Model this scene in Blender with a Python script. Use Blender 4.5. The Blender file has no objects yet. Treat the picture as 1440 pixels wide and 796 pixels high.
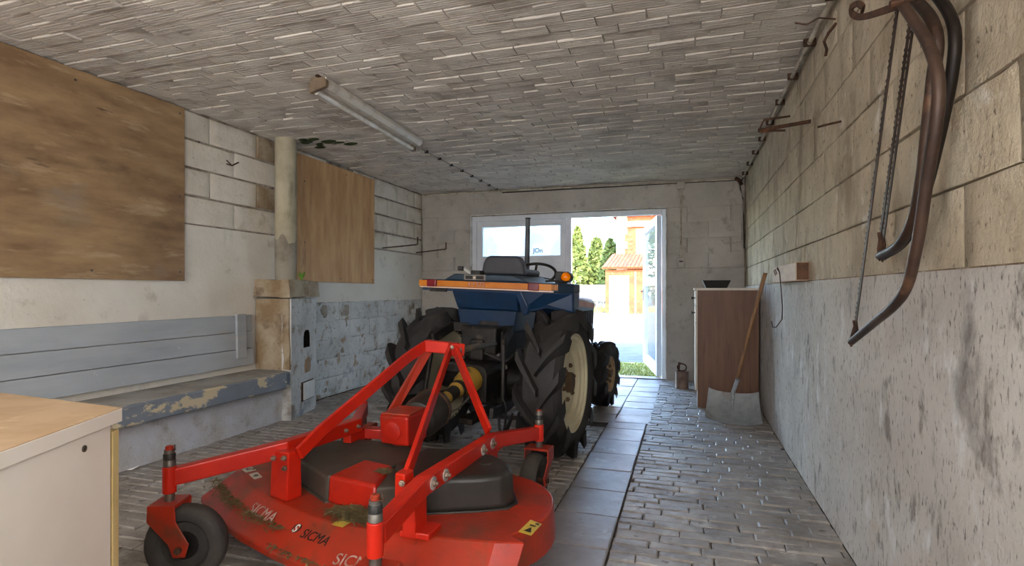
import bpy, bmesh, math, random
from mathutils import Vector, Matrix, noise

S = bpy.context.scene
COL = S.collection
R = math.radians
V = Vector

# ------------------------------------------------------------------ camera
CAM_H, F_PX, YAW = 1.12, 780.0, R(17.5)
cam_data = bpy.data.cameras.new('camera')
cam_data.sensor_width = 36.0
cam_data.lens = 36.0 * F_PX / 1440.0
cam_data.shift_y = 11.0 / 1440.0
cam_data.clip_start, cam_data.clip_end = 0.05, 400
cam = bpy.data.objects.new('camera', cam_data)
COL.objects.link(cam)
cam.location = (0, 0, CAM_H)
cam.rotation_euler = (R(90), 0, YAW)
S.camera = cam

# ------------------------------------------------------------------ sky, sun, lights, exposure
world = bpy.data.worlds.new('sky')
S.world = world
world.use_nodes = True
wn = world.node_tree
sky = wn.nodes.new('ShaderNodeTexSky')
sky.sky_type = 'NISHITA'
sky.sun_disc = False
sky.sun_elevation = R(33)
sky.sun_rotation = R(170)
sky.air_density, sky.dust_density, sky.ozone_density = 1.0, 1.5, 1.0
bg = wn.nodes['Background']
bg.inputs['Strength'].default_value = 2.3
wn.links.new(sky.outputs['Color'], bg.inputs['Color'])

sun_data = bpy.data.lights.new('sun', 'SUN')
sun_data.energy = 4.0
sun_data.angle = R(0.6)
sun_data.color = (1.0, 0.93, 0.80)
sun = bpy.data.objects.new('sun', sun_data)
COL.objects.link(sun)
sun.rotation_euler = V((-0.20, 0.82, -0.545)).to_track_quat('-Z', 'Y').to_euler()

def area_light(name, loc, direction, sx, sy, power, color=(1, 1, 1)):
    d = bpy.data.lights.new(name, 'AREA')
    d.shape, d.size, d.size_y, d.energy, d.color = 'RECTANGLE', sx, sy, power, color
    o = bpy.data.objects.new(name, d)
    COL.objects.link(o)
    o.location = loc
    o.rotation_euler = V(direction).to_track_quat('-Z', 'Y').to_euler()
    return o

# added fill light, set at a made-up window behind the camera
area_light('back_fill_light', (-1.3, -1.72, 1.55), (0, 1, 0), 3.4, 1.5, 44, (1.0, 0.955, 0.89))

# second added fill light, at a made-up side window level with the camera
area_light('side_fill_light', (.62, -.45, 1.55), (-1, 0, 0), 1.7, 1.1, 27, (1.0, 0.955, 0.89))

S.view_settings.view_transform = 'Standard'
S.view_settings.look = 'None'
S.view_settings.exposure = 0.72
S.view_settings.gamma = 1.0
S.view_settings.use_curve_mapping = False

# ------------------------------------------------------------------ helpers
def lin(c):
    if isinstance(c, str):
        c = [int(c[i:i + 2], 16) / 255 for i in (0, 2, 4)]
    return tuple(x / 12.92 if x <= 0.04045 else ((x + 0.055) / 1.055) ** 2.4 for x in c) + (1.0,)

MATS = {}
def mat(name, c1, c2=None, c3=None, sc=4.0, lo=0.42, hi=0.6, sc3=9.0, lo3=0.58, hi3=0.66, rough=0.75, metal=0.0,
        bump=0.25, bsc=45.0, bdist=0.004, stretch=(1, 1, 1), stretch3=None, rnd=0.0, obj_space=False, spec=0.4, detail=8.0, rough_var=0.0, extra=()):
    m = bpy.data.materials.new(name)
    m.use_nodes = True
    t = m.node_tree
    N, L = t.nodes, t.links
    p = N['Principled BSDF']
    p.inputs['Roughness'].default_value = rough
    p.inputs['Metallic'].default_value = metal
    p.inputs['Specular IOR Level'].default_value = spec
    if obj_space:
        tc = N.new('ShaderNodeTexCoord'); src = tc.outputs['Object']
    else:
        g = N.new('ShaderNodeNewGeometry'); src = g.outputs['Position']
    info = N.new('ShaderNodeObjectInfo')
    mp = N.new('ShaderNodeMapping'); mp.inputs['Scale'].default_value = stretch
    L.new(src, mp.inputs['Vector'])
    def nz(scale, det, offset=None, stre=None):
        n = N.new('ShaderNodeTexNoise')
        n.inputs['Scale'].default_value = scale
        n.inputs['Detail'].default_value = det
        n.inputs['Roughness'].default_value = 0.62
        o = mp.outputs['Vector']
        if stre is not None or offset:
            q = N.new('ShaderNodeMapping')
            q.inputs['Scale'].default_value = stre or stretch
            q.inputs['Location'].default_value = offset or (0, 0, 0)
            L.new(src, q.inputs['Vector']); o = q.outputs['Vector']
        L.new(o, n.inputs['Vector'])
        return n.outputs['Fac']
    def ramp(fac, a, b):
        r = N.new('ShaderNodeMapRange'); r.clamp = True
        r.inputs['From Min'].default_value, r.inputs['From Max'].default_value = a, b
        L.new(fac, r.inputs['Value'])
        return r.outputs['Result']
    def mix(fac, a, b):
        x = N.new('ShaderNodeMix'); x.data_type = 'RGBA'
        L.new(fac, x.inputs['Factor'])
        for s, val in ((6, a), (7, b)):
            if isinstance(val, tuple): x.inputs[s].default_value = val
            else: L.new(val, x.inputs[s])
        return x.outputs[2]
    col = lin(c1)
    n1 = nz(sc, detail)
    if c2: col = mix(ramp(n1, lo, hi), col, lin(c2))
    if c3:
        n3 = nz(sc3, 10.0, (7.3, 2.1, 4.7), stretch3)
        col = mix(ramp(n3, lo3, hi3), col, lin(c3))
    for k, (ec, es, el, eh, est) in enumerate(extra):
        ne = nz(es, 9.0, (3.1 + k * 5.7, 8.4 - k, 1.2 + k * 2.3), est)
        col = mix(ramp(ne, el, eh), col, lin(ec))
    if rnd:
        hs = N.new('ShaderNodeHueSaturation')
        mr = N.new('ShaderNodeMapRange')
        mr.inputs['To Min'].default_value, mr.inputs['To Max'].default_value = 1 - rnd, 1 + rnd
        L.new(info.outputs['Random'], mr.inputs['Value'])
        L.new(mr.outputs['Result'], hs.inputs['Value'])
        if isinstance(col, tuple): hs.inputs['Color'].default_value = col
        else: L.new(col, hs.inputs['Color'])
        col = hs.outputs['Color']
    if isinstance(col, tuple): p.inputs['Base Color'].default_value = col
    else: L.new(col, p.inputs['Base Color'])
    if rough_var:
        rr = N.new('ShaderNodeMapRange')
        rr.inputs['To Min'].default_value, rr.inputs['To Max'].default_value = rough - rough_var, min(1, rough + rough_var)
        L.new(n1, rr.inputs['Value']); L.new(rr.outputs['Result'], p.inputs['Roughness'])
    if bump:
        b = N.new('ShaderNodeBump')
        b.inputs['Strength'].default_value = bump
        b.inputs['Distance'].default_value = bdist
        L.new(nz(bsc, 6.0, (1.7, 9.1, 3.3)), b.inputs['Height'])
        L.new(b.outputs['Normal'], p.inputs['Normal'])
    MATS[name] = m
    return m

class MB:
    """collects geometry; build() links it as ONE mesh object"""
    def __init__(self, T=None):
        self.v, self.f, self.T = [], [], T
    def add(self, vs, fs):
        k = len(self.v)
        self.v += [self.T @ V(p) if self.T else V(p) for p in vs]
        self.f += [tuple(i + k for i in f) for f in fs]
        return self
    def hexa(self, p):
        return self.add(p, [(0, 3, 2, 1), (4, 5, 6, 7), (0, 1, 5, 4), (1, 2, 6, 5), (2, 3, 7, 6), (3, 0, 4, 7)])
    def box(self, x0, x1, y0, y1, z0, z1):
        return self.hexa([(x0, y0, z0), (x1, y0, z0), (x1, y1, z0), (x0, y1, z0), (x0, y0, z1), (x1, y0, z1), (x1, y1, z1), (x0, y1, z1)])
    def prism(self, poly, z0, z1, top=None):
        n = len(poly)
        top = top or poly
        vs = [(x, y, z0) for x, y in poly] + [(x, y, z1) for x, y in top]
        return self.add(vs, [tuple(range(n))[::-1], tuple(range(n, 2 * n))] + [(i, (i + 1) % n, n + (i + 1) % n, n + i) for i in range(n)])
    def extrude(self, poly3, d):
        """planar 3D polygon pushed along d"""
        n = len(poly3); d = V(d)
        vs = [V(p) for p in poly3] + [V(p) + d for p in poly3]
        return self.add(vs, [tuple(range(n))[::-1], tuple(range(n, 2 * n))] + [(i, (i + 1) % n, n + (i + 1) % n, n + i) for i in range(n)])
    def sweep(self, path, sec, up=(0, 0, 1), closed=False, scale=None):
        path = [V(p) for p in path]; up = V(up); n = len(path); m = len(sec); vs = []
        for i, p in enumerate(path):
            a = path[i - 1] if (i > 0 or closed) else p
            b = path[(i + 1) % n] if (i < n - 1 or closed) else p
            d1, d2 = (p - a), (b - p)
            d = ((d1.normalized() if d1.length else V()) + (d2.normalized() if d2.length else V())).normalized()
            s = d.cross(up)
            if s.length < 1e-4: s = d.cross(V((1, 0, 0)))
            s.normalize(); u = s.cross(d).normalized()
            k = 1.0
            if d1.length and d2.length:
                cs = max(0.5, d.dot(d1.normalized())); k = 1 / cs
            q = scale[i] if scale else 1.0
            vs += [p + s * (x * k * q) + u * (y * q) for x, y in sec]
        fs = []
        for i in range(n if closed else n - 1):
            j = (i + 1) % n
            fs += [(i * m + k, i * m + (k + 1) % m, j * m + (k + 1) % m, j * m + k) for k in range(m)]
        if not closed: fs += [tuple(range(m))[::-1], tuple((n - 1) * m + k for k in range(m))]
        return self.add(vs, fs)
    def bar(self, p, q, w, h, up=(0, 0, 1)):
        return self.sweep([p, q], [(-w / 2, -h / 2), (w / 2, -h / 2), (w / 2, h / 2), (-w / 2, h / 2)], up)
    def tube(self, path, r, n=10, closed=False, scale=None):
        sec = [(r * math.cos(2 * math.pi * k / n), r * math.sin(2 * math.pi * k / n)) for k in range(n)]
        path = [V(p) for p in path]
        # parallel transport
        vs = []; m = len(path); ref = None
        for i, p in enumerate(path):
            a = path[i - 1] if (i > 0 or closed) else p
            b = path[(i + 1) % m] if (i < m - 1 or closed) else p
            d = (b - a).normalized()
            if ref is None: ref = d.cross(V((0.13, 0.31, 1))) if abs(d.z) < 0.95 else d.cross(V((1, 0.2, 0)))
            s = (ref - d * ref.dot(d)).normalized(); ref = s; u = d.cross(s)
            q = scale[i] if scale else 1.0
            vs += [p + s * x * q + u * y * q for x, y in sec]
        fs = []
        for i in range(m if closed else m - 1):
            j = (i + 1) % m
            fs += [(i * n + k, i * n + (k + 1) % n, j * n + (k + 1) % n, j * n + k) for k in range(n)]
        if not closed: fs += [tuple(range(n))[::-1], tuple((m - 1) * n + k for k in range(n))]
        return self.add(vs, fs)
    def lathe(self, prof, o=(0, 0, 0), axis=(0, 0, 1), n=24, closed=False):
        o, ax = V(o), V(axis).normalized()
        s = ax.cross(V((0, 0, 1)) if abs(ax.z) < 0.9 else V((1, 0, 0))).normalized(); u = ax.cross(s)
        m = len(prof); vs = []
        for k in range(n):
            a = 2 * math.pi * k / n
            e = s * math.cos(a) + u * math.sin(a)
            vs += [o + e * r + ax * h for r, h in prof]
        fs = []
        for k in range(n):
            j = (k + 1) % n
            for i in range(m if closed else m - 1):
                fs.append((k * m + i, j * m + i, j * m + (i + 1) % m, k * m + (i + 1) % m))
        if not closed:
            if prof[0][0] > 1e-5: fs.append(tuple(k * m for k in range(n))[::-1])
            if prof[-1][0] > 1e-5: fs.append(tuple(k * m + m - 1 for k in range(n)))
        return self.add(vs, fs)
    def ball(self, c, r, n=12, sq=(1, 1, 1)):
        vs, fs = [], []
        h = n // 2
        for i in range(h + 1):
            a = math.pi * i / h
            for k in range(n):
                b = 2 * math.pi * k / n
                vs.append((c[0] + r * sq[0] * math.sin(a) * math.cos(b), c[1] + r * sq[1] * math.sin(a) * math.sin(b), c[2] + r * sq[2] * math.cos(a)))
        for i in range(h):
            for k in range(n):
                fs.append((i * n + k, (i + 1) * n + k, (i + 1) * n + (k + 1) % n, i * n + (k + 1) % n))
        return self.add(vs, fs)
    def mesh(self, name, smooth=None, inv=None):
        me = bpy.data.meshes.new(name)
        me.from_pydata([tuple(inv @ p) if inv else tuple(p) for p in self.v], [], self.f)
        bm = bmesh.new(); bm.from_mesh(me)
        bmesh.ops.remove_doubles(bm, verts=bm.verts, dist=1e-6)
        bmesh.ops.dissolve_degenerate(bm, dist=1e-7, edges=bm.edges)
        bmesh.ops.recalc_face_normals(bm, faces=bm.faces)
        bm.to_mesh(me); bm.free()
        if smooth:
            me.polygons.foreach_set('use_smooth', [True] * len(me.polygons))
            me.set_sharp_from_angle(angle=R(smooth))
        return me
    def build(self, name, m, parent=None, bevel=0, smooth=None, local=False, seg=2):
        inv = None
        if parent is not None and not local:
            inv = ROOTM.get(parent.name, Matrix()).inverted()
        me = self.mesh(name, smooth, inv)
        me.materials.append(m)
        o = bpy.data.objects.new(name, me)
        COL.objects.link(o)
        if parent is not None:
            o.parent = parent
            ROOTM[o.name] = ROOTM.get(parent.name, Matrix())
        if bevel:
            b = o.modifiers.new('edge', 'BEVEL')
            b.width, b.segments, b.limit_method, b.angle_limit = bevel, seg, 'ANGLE', R(35)
            b.use_clamp_overlap = True
        return o

ROOTM = {}
def tag(o, label=None, cat=None, group=None, kind=None):
    for k, val in (('label', label), ('category', cat), ('group', group), ('kind', kind)):
        if val: o[k] = val
    return o
def thing(name, label, cat, loc=(0, 0, 0), rz=0.0, group=None):
    o = bpy.data.objects.new(name, None)
    o.empty_display_size = 0.1
    COL.objects.link(o)
    o.location = loc; o.rotation_euler = (0, 0, rz)
    ROOTM[o.name] = Matrix.Translation(loc) @ Matrix.Rotation(rz, 4, 'Z')
    return tag(o, label, cat, group)
def instance(name, me, parent, M, m=None):
    """a linked object sharing mesh data; M is its world matrix"""
    o = bpy.data.objects.new(name, me)
    COL.objects.link(o)
    if parent is not None:
        o.parent = parent
        M = ROOTM.get(parent.name, Matrix()).inverted() @ M
    loc, rot, sca = M.decompose()
    o.location, o.rotation_mode, o.rotation_euler, o.scale = loc, 'XYZ', rot.to_euler(), sca
    return o
def text(name, body, size, M, m, parent, shear=0.0, offset=0.0):
    c = bpy.data.curves.new(name, 'FONT')
    c.body, c.size, c.align_x, c.align_y, c.extrude, c.shear, c.offset = body, size, 'CENTER', 'CENTER', 0.0006, shear, offset
    tmp = bpy.data.objects.new(name, c)
    COL.objects.link(tmp)
    me = bpy.data.meshes.new_from_object(tmp.evaluated_get(bpy.context.evaluated_depsgraph_get()))
    bpy.data.objects.remove(tmp)
    me.materials.clear(); me.materials.append(m)
    o = bpy.data.objects.new(name, me)
    COL.objects.link(o)
    o.parent = parent
    M = ROOTM.get(parent.name, Matrix()).inverted() @ M
    loc, rot, sca = M.decompose()
    o.location, o.rotation_euler = loc, rot.to_euler()
    return o
def frame(o, u, v):
    """world matrix with local x along u, y along v (made square), z outward"""
    u = V(u).normalized(); n = u.cross(V(v)).normalized(); v = n.cross(u)
    M = Matrix((u, v, n)).transposed().to_4x4(); M.translation = V(o)
    return M
def at(px, py, z):
    """a point of the photograph (1440 x 796) on the level plane z"""
    u, w = (px - 720) / F_PX, (409 - py) / F_PX
    t = (z - CAM_H) / w
    s, c = math.sin(YAW), math.cos(YAW)
    return V(((-s + u * c) * t, (c + u * s) * t, z))
def proj(p):
    s, c = math.sin(YAW), math.cos(YAW)
    w = -p[0] * s + p[1] * c
    if w < 0.1: return None
    return (720 + F_PX * (p[0] * c + p[1] * s) / w, 409 - F_PX * (p[2] - CAM_H) / w, w)
def rough_panel(name, o, u, v, nu, nv, depth, amp, m, parent, seed=0, freq=3.0):
    """an uneven plaster skin: front face at o + i*u + j*v, depth behind it"""
    o, u, v = V(o), V(u), V(v)
    n = u.cross(v).normalized()
    mb = MB(); vs = []; fs = []
    for j in range(nv + 1):
        for i in range(nu + 1):
            p = o + u * (i / nu) + v * (j / nv)
            k = noise.fractal(p * freq + V((seed, 0, 0)), 0.8, 2.0, 5)
            e = 1.0 if 0 < i < nu and 0 < j < nv else 0.4
            vs.append(p + n * amp * k * e)
    for j in range(nv):
        for i in range(nu):
            a = j * (nu + 1) + i
            fs.append((a, a + 1, a + nu + 2, a + nu + 1))
    mb.add(vs, fs)
    b = [o, o + u, o + u + v, o + v]
    f = n * -depth; g = n * -0.004
    mb.add([p + g for p in b] + [p + f for p in b], [(7, 6, 5, 4), (0, 4, 5, 1), (1, 5, 6, 2), (2, 6, 7, 3), (3, 7, 4, 0)])
    return mb.build(name, m, parent, smooth=50)

rng = random.Random(7)
def block_mesh(name, L, H, D, ch, jit, m, seed, ribs=0, relief=0):
    """one masonry unit, face up at z = 0, chamfered and a little uneven"""
    r = random.Random(seed)
    mb = MB()
    j = lambda a: r.uniform(-a, a)
    if ribs:
        prof = [(-H / 2, -D), (-H / 2, -ch), (-H / 2 + ch, 0)]
        w = (H - 2 * ch) / ribs
        for k in range(ribs):
            y = -H / 2 + ch + k * w
            prof += [(y + w * 0.72, j(0.0006)), (y + w * 0.78, -0.0035), (y + w * 0.94, -0.0035)]
            if k < ribs - 1: prof.append((y + w, j(0.0006)))
        prof = prof[:-2] + [(H / 2 - ch, 0), (H / 2, -ch), (H / 2, -D)]
        n = len(prof); t0, t1 = j(jit), j(jit)
        vs = [(-L / 2, y, z + t0) for y, z in prof] + [(L / 2, y, z + t1) for y, z in prof]
        mb.add(vs, [(i, i + 1, n + i + 1, n + i) for i in range(n - 1)] + [tuple(range(n))[::-1], tuple(range(n, 2 * n))])
    else:
        c = [(-1, -1), (1, -1), (1, 1), (-1, 1)]
        vs = [(a * L / 2, b * H / 2, -D) for a, b in c]
        rim = [(a * (L / 2 + j(jit)), b * (H / 2 + j(jit)), -ch * r.uniform(0.6, 1.5)) for a, b in c]
        top = [(a * (L / 2 - ch * r.uniform(0.8, 2)), b * (H / 2 - ch * r.uniform(0.8, 1.6)), j(jit)) for a, b in c]
        if relief:
            gx, gy = 7, 3
            g = []
            for b_ in range(gy + 1):
                for a_ in range(gx + 1):
                    s_, t_ = a_ / gx, b_ / gy
                    p = [(1 - s_) * (1 - t_) * top[0][i] + s_ * (1 - t_) * top[1][i] + s_ * t_ * top[2][i] + (1 - s_) * t_ * top[3][i] for i in range(3)]
                    if 0 < a_ < gx and 0 < b_ < gy or r.random() < .3: p[2] += r.uniform(-relief, relief * .6)
                    if 0 < a_ < gx: p[0] += j(.012)
                    g.append(tuple(p))
            W_ = gx + 1
            edge = [[a_ for a_ in range(W_)], [b_ * W_ + gx for b_ in range(gy + 1)], [gy * W_ + a_ for a_ in range(gx, -1, -1)], [b_ * W_ for b_ in range(gy, -1, -1)]]
            mb.add(vs + rim + g, [tuple(8 + k for k in (b_ * W_ + a_, b_ * W_ + a_ + 1, (b_ + 1) * W_ + a_ + 1, (b_ + 1) * W_ + a_)) for b_ in range(gy) for a_ in range(gx)]
                   + [(i, (i + 1) % 4, 4 + (i + 1) % 4, 4 + i) for i in range(4)] + [tuple([4 + i, 4 + (i + 1) % 4] + [8 + k for k in edge[i][::-1]]) for i in range(4)])
        else: mb.add(vs + rim + top, [(8, 9, 10, 11)] + [(i, (i + 1) % 4, 4 + (i + 1) % 4, 4 + i) for i in range(4)] + [(4 + i, 4 + (i + 1) % 4, 8 + (i + 1) % 4, 8 + i) for i in range(4)])
    me = mb.mesh(name, 50 if relief else None)
    me.materials.append(m)
    return me

def masonry(parent, name, o, u, v, U, W, L, H, gap, variants, m, stuff_name, limit=300, stagger=0.5, tilt=0.004, push=0.003, exclude=None, jit_row=0.0, alt=None):
    """units of L x H laid in courses over the rectangle U x W from o; the units that show largest become parts, the rest one joined part"""
    o, u, v = V(o), V(u).normalized(), V(v).normalized()
    n = u.cross(v)
    base = Matrix((u, v, n)).transposed().to_4x4()
    items = []
    rows = int(round(W / H)); h = W / rows
    for j in range(rows):
        off = (stagger * (j % 2) + rng.uniform(-jit_row, jit_row)) * L
        k = -1
        while True:
            a, b = k * L - off, (k + 1) * L - off
            k += 1
            if a >= U - 0.02: break
            a, b = max(a, 0), min(b, U)
            if b - a < 0.025: continue
            c = o + u * ((a + b) / 2) + v * ((j + 0.5) * h)
            if exclude and exclude(c): continue
            sx = (b - a - gap) / (L - gap)
            q = proj(c)
            wgt = 0
            if q and -60 < q[0] < 1500 and -60 < q[1] < 856:
                d = c - V((0, 0, CAM_H))
                wgt = sx * abs(d.normalized().dot(n)) / d.length_squared
            r = Matrix.Rotation(rng.uniform(-tilt, tilt) * 0.5, 4, 'Z') @ Matrix.Rotation(rng.uniform(-tilt, tilt), 4, 'X') @ Matrix.Rotation(rng.uniform(-tilt, tilt) * 0.4, 4, 'Y')
            M = Matrix.Translation(c + n * rng.uniform(-push, push)) @ base @ r @ Matrix.Diagonal((sx, 1, 1, 1))
            items.append((wgt, len(items), M, rng.choice(alt[1] if alt and alt[0](c) else variants)))
    items.sort(key=lambda t: (-t[0], t[1]))
    for w, i, M, me in items[:limit]:
        instance(name, me, parent, M)
    rest = MB()
    for w, i, M, me in items[limit:]:
        rest.add([M @ x.co for x in me.vertices], [tuple(p.vertices) for p in me.polygons])
    if rest.f:
        s = rest.build(stuff_name, m, parent)
        s['kind'] = 'stuff'
def variants(name, count, L, H, D, ch, jit, m, ribs=0, relief=0):
    return [block_mesh(name, L, H, D, ch, jit, m, 100 + i, ribs, relief) for i in range(count)]

# ------------------------------------------------------------------ materials
wash_left = mat('whitewashed_block', 'ded6c8', 'c9beab', 'aa9a82', sc=2.2, lo=.45, hi=.75, sc3=5, lo3=.56, hi3=.80, rough=.9, bump=1.0, bsc=34, bdist=.007, rnd=.05, extra=[('5f5345', 46, .64, .74, (1, 1, 1)), ('8c785e', 2.2, .62, .82, (1, 1, .35))])
wash_low = mat('peeling_whitewash', 'd0cec9', 'b2b1ac', '8f8271', sc=3.0, lo=.42, hi=.7, sc3=4.5, lo3=.56, hi3=.68, rough=.92, bump=1.0, bsc=22, bdist=.012, rnd=.03, extra=[('5c5348', 30, .60, .70, (1, 1, 1)), ('a58d74', 7, .60, .66, (1, 1, 1)), ('6e7480', 3, .62, .75, (1, 1, 1))])
plaster_left = mat('white_plaster', 'dfd9cd', 'cdc4b4', 'ada18b', sc=1.4, lo=.42, hi=.8, sc3=5, lo3=.60, hi3=.80, rough=.9, bump=.8, bsc=30, bdist=.005, extra=[('6b5f50', 40, .67, .76, (1, 1, 1)), ('a59f97', 2.5, .60, .78, (1, 1, .4))])
wash_right = mat('yellowed_whitewash', 'cdbfa6', 'ab9c85', '887660', sc=1.8, lo=.38, hi=.70, sc3=5, lo3=.50, hi3=.80, rough=.92, bump=1.0, bsc=26, bdist=.010, rnd=.015, stretch3=(1, 1, .5), extra=[('54473a', 60, .60, .70, (1, 1, .5)), ('dad5ca', 6, .60, .72, (1, 1, 1)), ('766450', 3, .58, .78, (1, 1, .3))])
plaster_right = mat('worn_grey_plaster', 'c8c2ba', 'aca49b', '857d74', sc=1.8, lo=.40, hi=.74, sc3=12, lo3=.56, hi3=.68, rough=.9, bump=1.0, bsc=28, bdist=.006, stretch3=(1.0, 1.0, 0.5), extra=[('5f5850', 75, .56, .68, (1, 1, .35)), ('d4d2cf', 8, .58, .68, (1, 1, .5)), ('77716c', 2.2, .62, .72, (1, 1, .6)), ('b39a7a', 1.5, .66, .8, (1, 1, 1))])
wash_far = mat('grey_whitewash', 'bbb4aa', 'a39b90', '857b6e', sc=2.0, lo=.42, hi=.72, sc3=6, lo3=.58, hi3=.78, rough=.92, bump=1.0, bsc=30, bdist=.007, rnd=.04, extra=[('564a3e', 50, .64, .74, (1, 1, 1))])
ledge_m = mat('stained_shadowed_ledge', '8a745c', '5c4a38', 'a89c8a', sc=7, rough=.95, bump=.8, bsc=40)  # brown stain and the seam's shadow line, both put into the colour
mortar_dark = mat('dark_mortar', 'a39888', '7d7264', '5a4e42', sc=8, rough=.95, bump=.7, bsc=60)
mortar_light = mat('pale_mortar', '8f836f', '6c604f', sc=10, rough=.95, bump=.7, bsc=60)
mortar_floor = mat('floor_dirt', '4d4238', '372e27', '6b6056', sc=6, rough=.9, bump=.8, bsc=70)
clay_tile = mat('grey_clay_ceiling_tile', 'd3cabe', 'b9afa4', 'dcd4c8', sc=3.5, lo=.40, hi=.66, sc3=1.3, lo3=.55, hi3=.75, rough=.92, bump=.8, bsc=45, bdist=.006, rnd=.07, extra=[('75695c', 28, .62, .74, (.6, 1, 1)), ('9a8e80', 1.6, .58, .75, (1, 1, 1))])
mortar_ceil = mat('ceiling_mortar', 'd6cec2', 'ada396', sc=9, rough=.95, bump=.8, bsc=50)
brick_floor = mat('worn_grey_brick', '9d968e', '7c746c', 'b5afa9', sc=5.0, lo=.38, hi=.66, sc3=8, lo3=.56, hi3=.72, rough=.5, bump=1.0, bsc=30, bdist=.007, rnd=.10, rough_var=.14, extra=[('51473e', 26, .60, .72, (.5, 1, 1))])
tile_floor = mat('grey_floor_tile', '958e8b', '7a716d', 'aaa6a5', sc=2.6, lo=.38, hi=.66, sc3=7, lo3=.58, hi3=.74, rough=.48, bump=.5, bsc=40, bdist=.003, rnd=.10, rough_var=.14, extra=[('5f5650', 24, .60, .76, (1, 1, 1))])
plaster_dirty = mat('stained_plaster', 'b3a58e', '8b7355', '5f4a38', sc=3.0, lo=.38, hi=.62, sc3=5, lo3=.56, hi3=.72, rough=.92, bump=1.0, bsc=24, bdist=.01, extra=[('4d4034', 30, .62, .72, (1, 1, 1))])
pvc = mat('white_pvc', 'e4e6ea', 'd5d8dc', sc=2, rough=.35, bump=0)
ply = mat('brown_plywood', 'a58762', '7e6145', '564030', sc=2.0, lo=.36, hi=.64, sc3=2.0, lo3=.56, hi3=.78, rough=.6, bump=.2, bsc=30, stretch=(1, .9, 3.2), stretch3=(1, .7, 1.5), extra=[('b59c7c', 5, .56, .72, (1, .5, 2.5)), ('46362a', 3.5, .66, .76, (1, .6, 4)), ('8e8274', 1.6, .60, .80, (1, 1, 1.5))])
ply_pale = mat('pale_plywood', 'd0a676', 'b38656', '7a5a3c', sc=3.4, lo=.36, hi=.66, sc3=2.4, lo3=.62, hi3=.78, rough=.65, bump=.2, bsc=30, stretch=(1, 3.5, .6), stretch3=(1, 2.6, .9), extra=[('4e3c2c', 3.2, .68, .76, (1, 2.5, .8))])
rust = mat('rusty_iron', '5a3d2c', '3c2a20', '7a5238', sc=18, rough=.8, metal=.3, bump=.5, bsc=80, bdist=.002)
dark_steel = mat('dark_oily_steel', '2e2b29', '1f1d1c', '4a4038', sc=9, rough=.55, metal=.5, bump=.4, bsc=50)
grey_steel = mat('dull_grey_steel', '77726b', '5d5750', '86705a', sc=12, rough=.5, metal=.7, bump=.2)
black_plastic = mat('black_plastic', '23211f', '2e2a26', '5a4f42', sc=6, lo=.45, hi=.7, sc3=4, lo3=.60, hi3=.85, rough=.5, bump=.2)

# ------------------------------------------------------------------ setting
XL, XR, YF, YB, ZC = -3.62, 0.66, 7.19, -1.75, 2.50
floor = tag(MB().box(XL - .2, XR + .2, YB - .2, YF + .22, -.25, -.013).build('floor', mortar_floor), kind='structure')
def off_floor(c):
    if c.x < -3.44 and c.y < 4.0: return True
    return False
bv = variants('brick', 12, .217, .0680, .045, .0050, .0035, brick_floor)
rough_panel('bed', (XL, 1.0, -.0105), (XR - XL, 0, 0), (0, YF + .1 - 1.0, 0), 150, 240, .004, .0065, mortar_floor, floor, 61, 6.0)
YR = 1.2 + 79 * .0755
masonry(floor, 'brick', (-.318, 1.2, 0), (1, 0, 0), (0, 1, 0), XR + .318, YR - 1.2, .222, .0755, .006, bv, brick_floor, 'brick_paving', 210, tilt=.022, push=.0035, jit_row=.25)
masonry(floor, 'brick', (XL + .02, 1.2, 0), (1, 0, 0), (0, 1, 0), -.645 - XL - .02, 45 * .0755, .222, .0755, .006, bv, brick_floor, 'brick_paving', 80, tilt=.022, push=.0035, exclude=off_floor, jit_row=.25)
masonry(floor, 'brick', (XL + .02, 1.2 + 45 * .0755, 0), (1, 0, 0), (0, 1, 0), -2.42 - XL - .02, 34 * .0755, .222, .0755, .006, bv, brick_floor, 'brick_paving', 10, tilt=.022, push=.0035, exclude=off_floor, jit_row=.25)
tv = variants('tile', 4, .312, .352, .04, .004, .002, tile_floor)
for j in range(-1, 8):
    instance('tile', rng.choice(tv), floor, Matrix.Translation((-.481, 4.39 - .36 * j, rng.uniform(0, .004))) @ Matrix.Rotation(rng.uniform(-.012, .012), 4, 'Z'))
tv2 = variants('tile', 4, .295, .295, .04, .004, .002, tile_floor)
for i in range(7):
    for j in range(8):
        if j < 0: continue
        M = Matrix.Translation((-.445 - .302 * i, 4.93 + .306 * j, rng.uniform(0, .003))) @ Matrix.Rotation(rng.uniform(-.01, .01), 4, 'Z')
        instance('tile', rng.choice(tv2), floor, M)

ceiling = tag(MB().box(XL - .2, XR + .2, YB - .2, YF + .2, ZC + .006, ZC + .16).build('ceiling', mortar_ceil), kind='structure')
cv = variants('hollow_tile', 8, .244, .094, .03, .004, .003, clay_tile, ribs=5)
masonry(ceiling, 'hollow_tile', (XL, YF, ZC), (1, 0, 0), (0, -1, 0), XR - XL, YF - 1.0, .252, .1003, .008, cv, clay_tile, 'hollow_tile_rows', 300, tilt=.026, push=.006, jit_row=.2)

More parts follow.
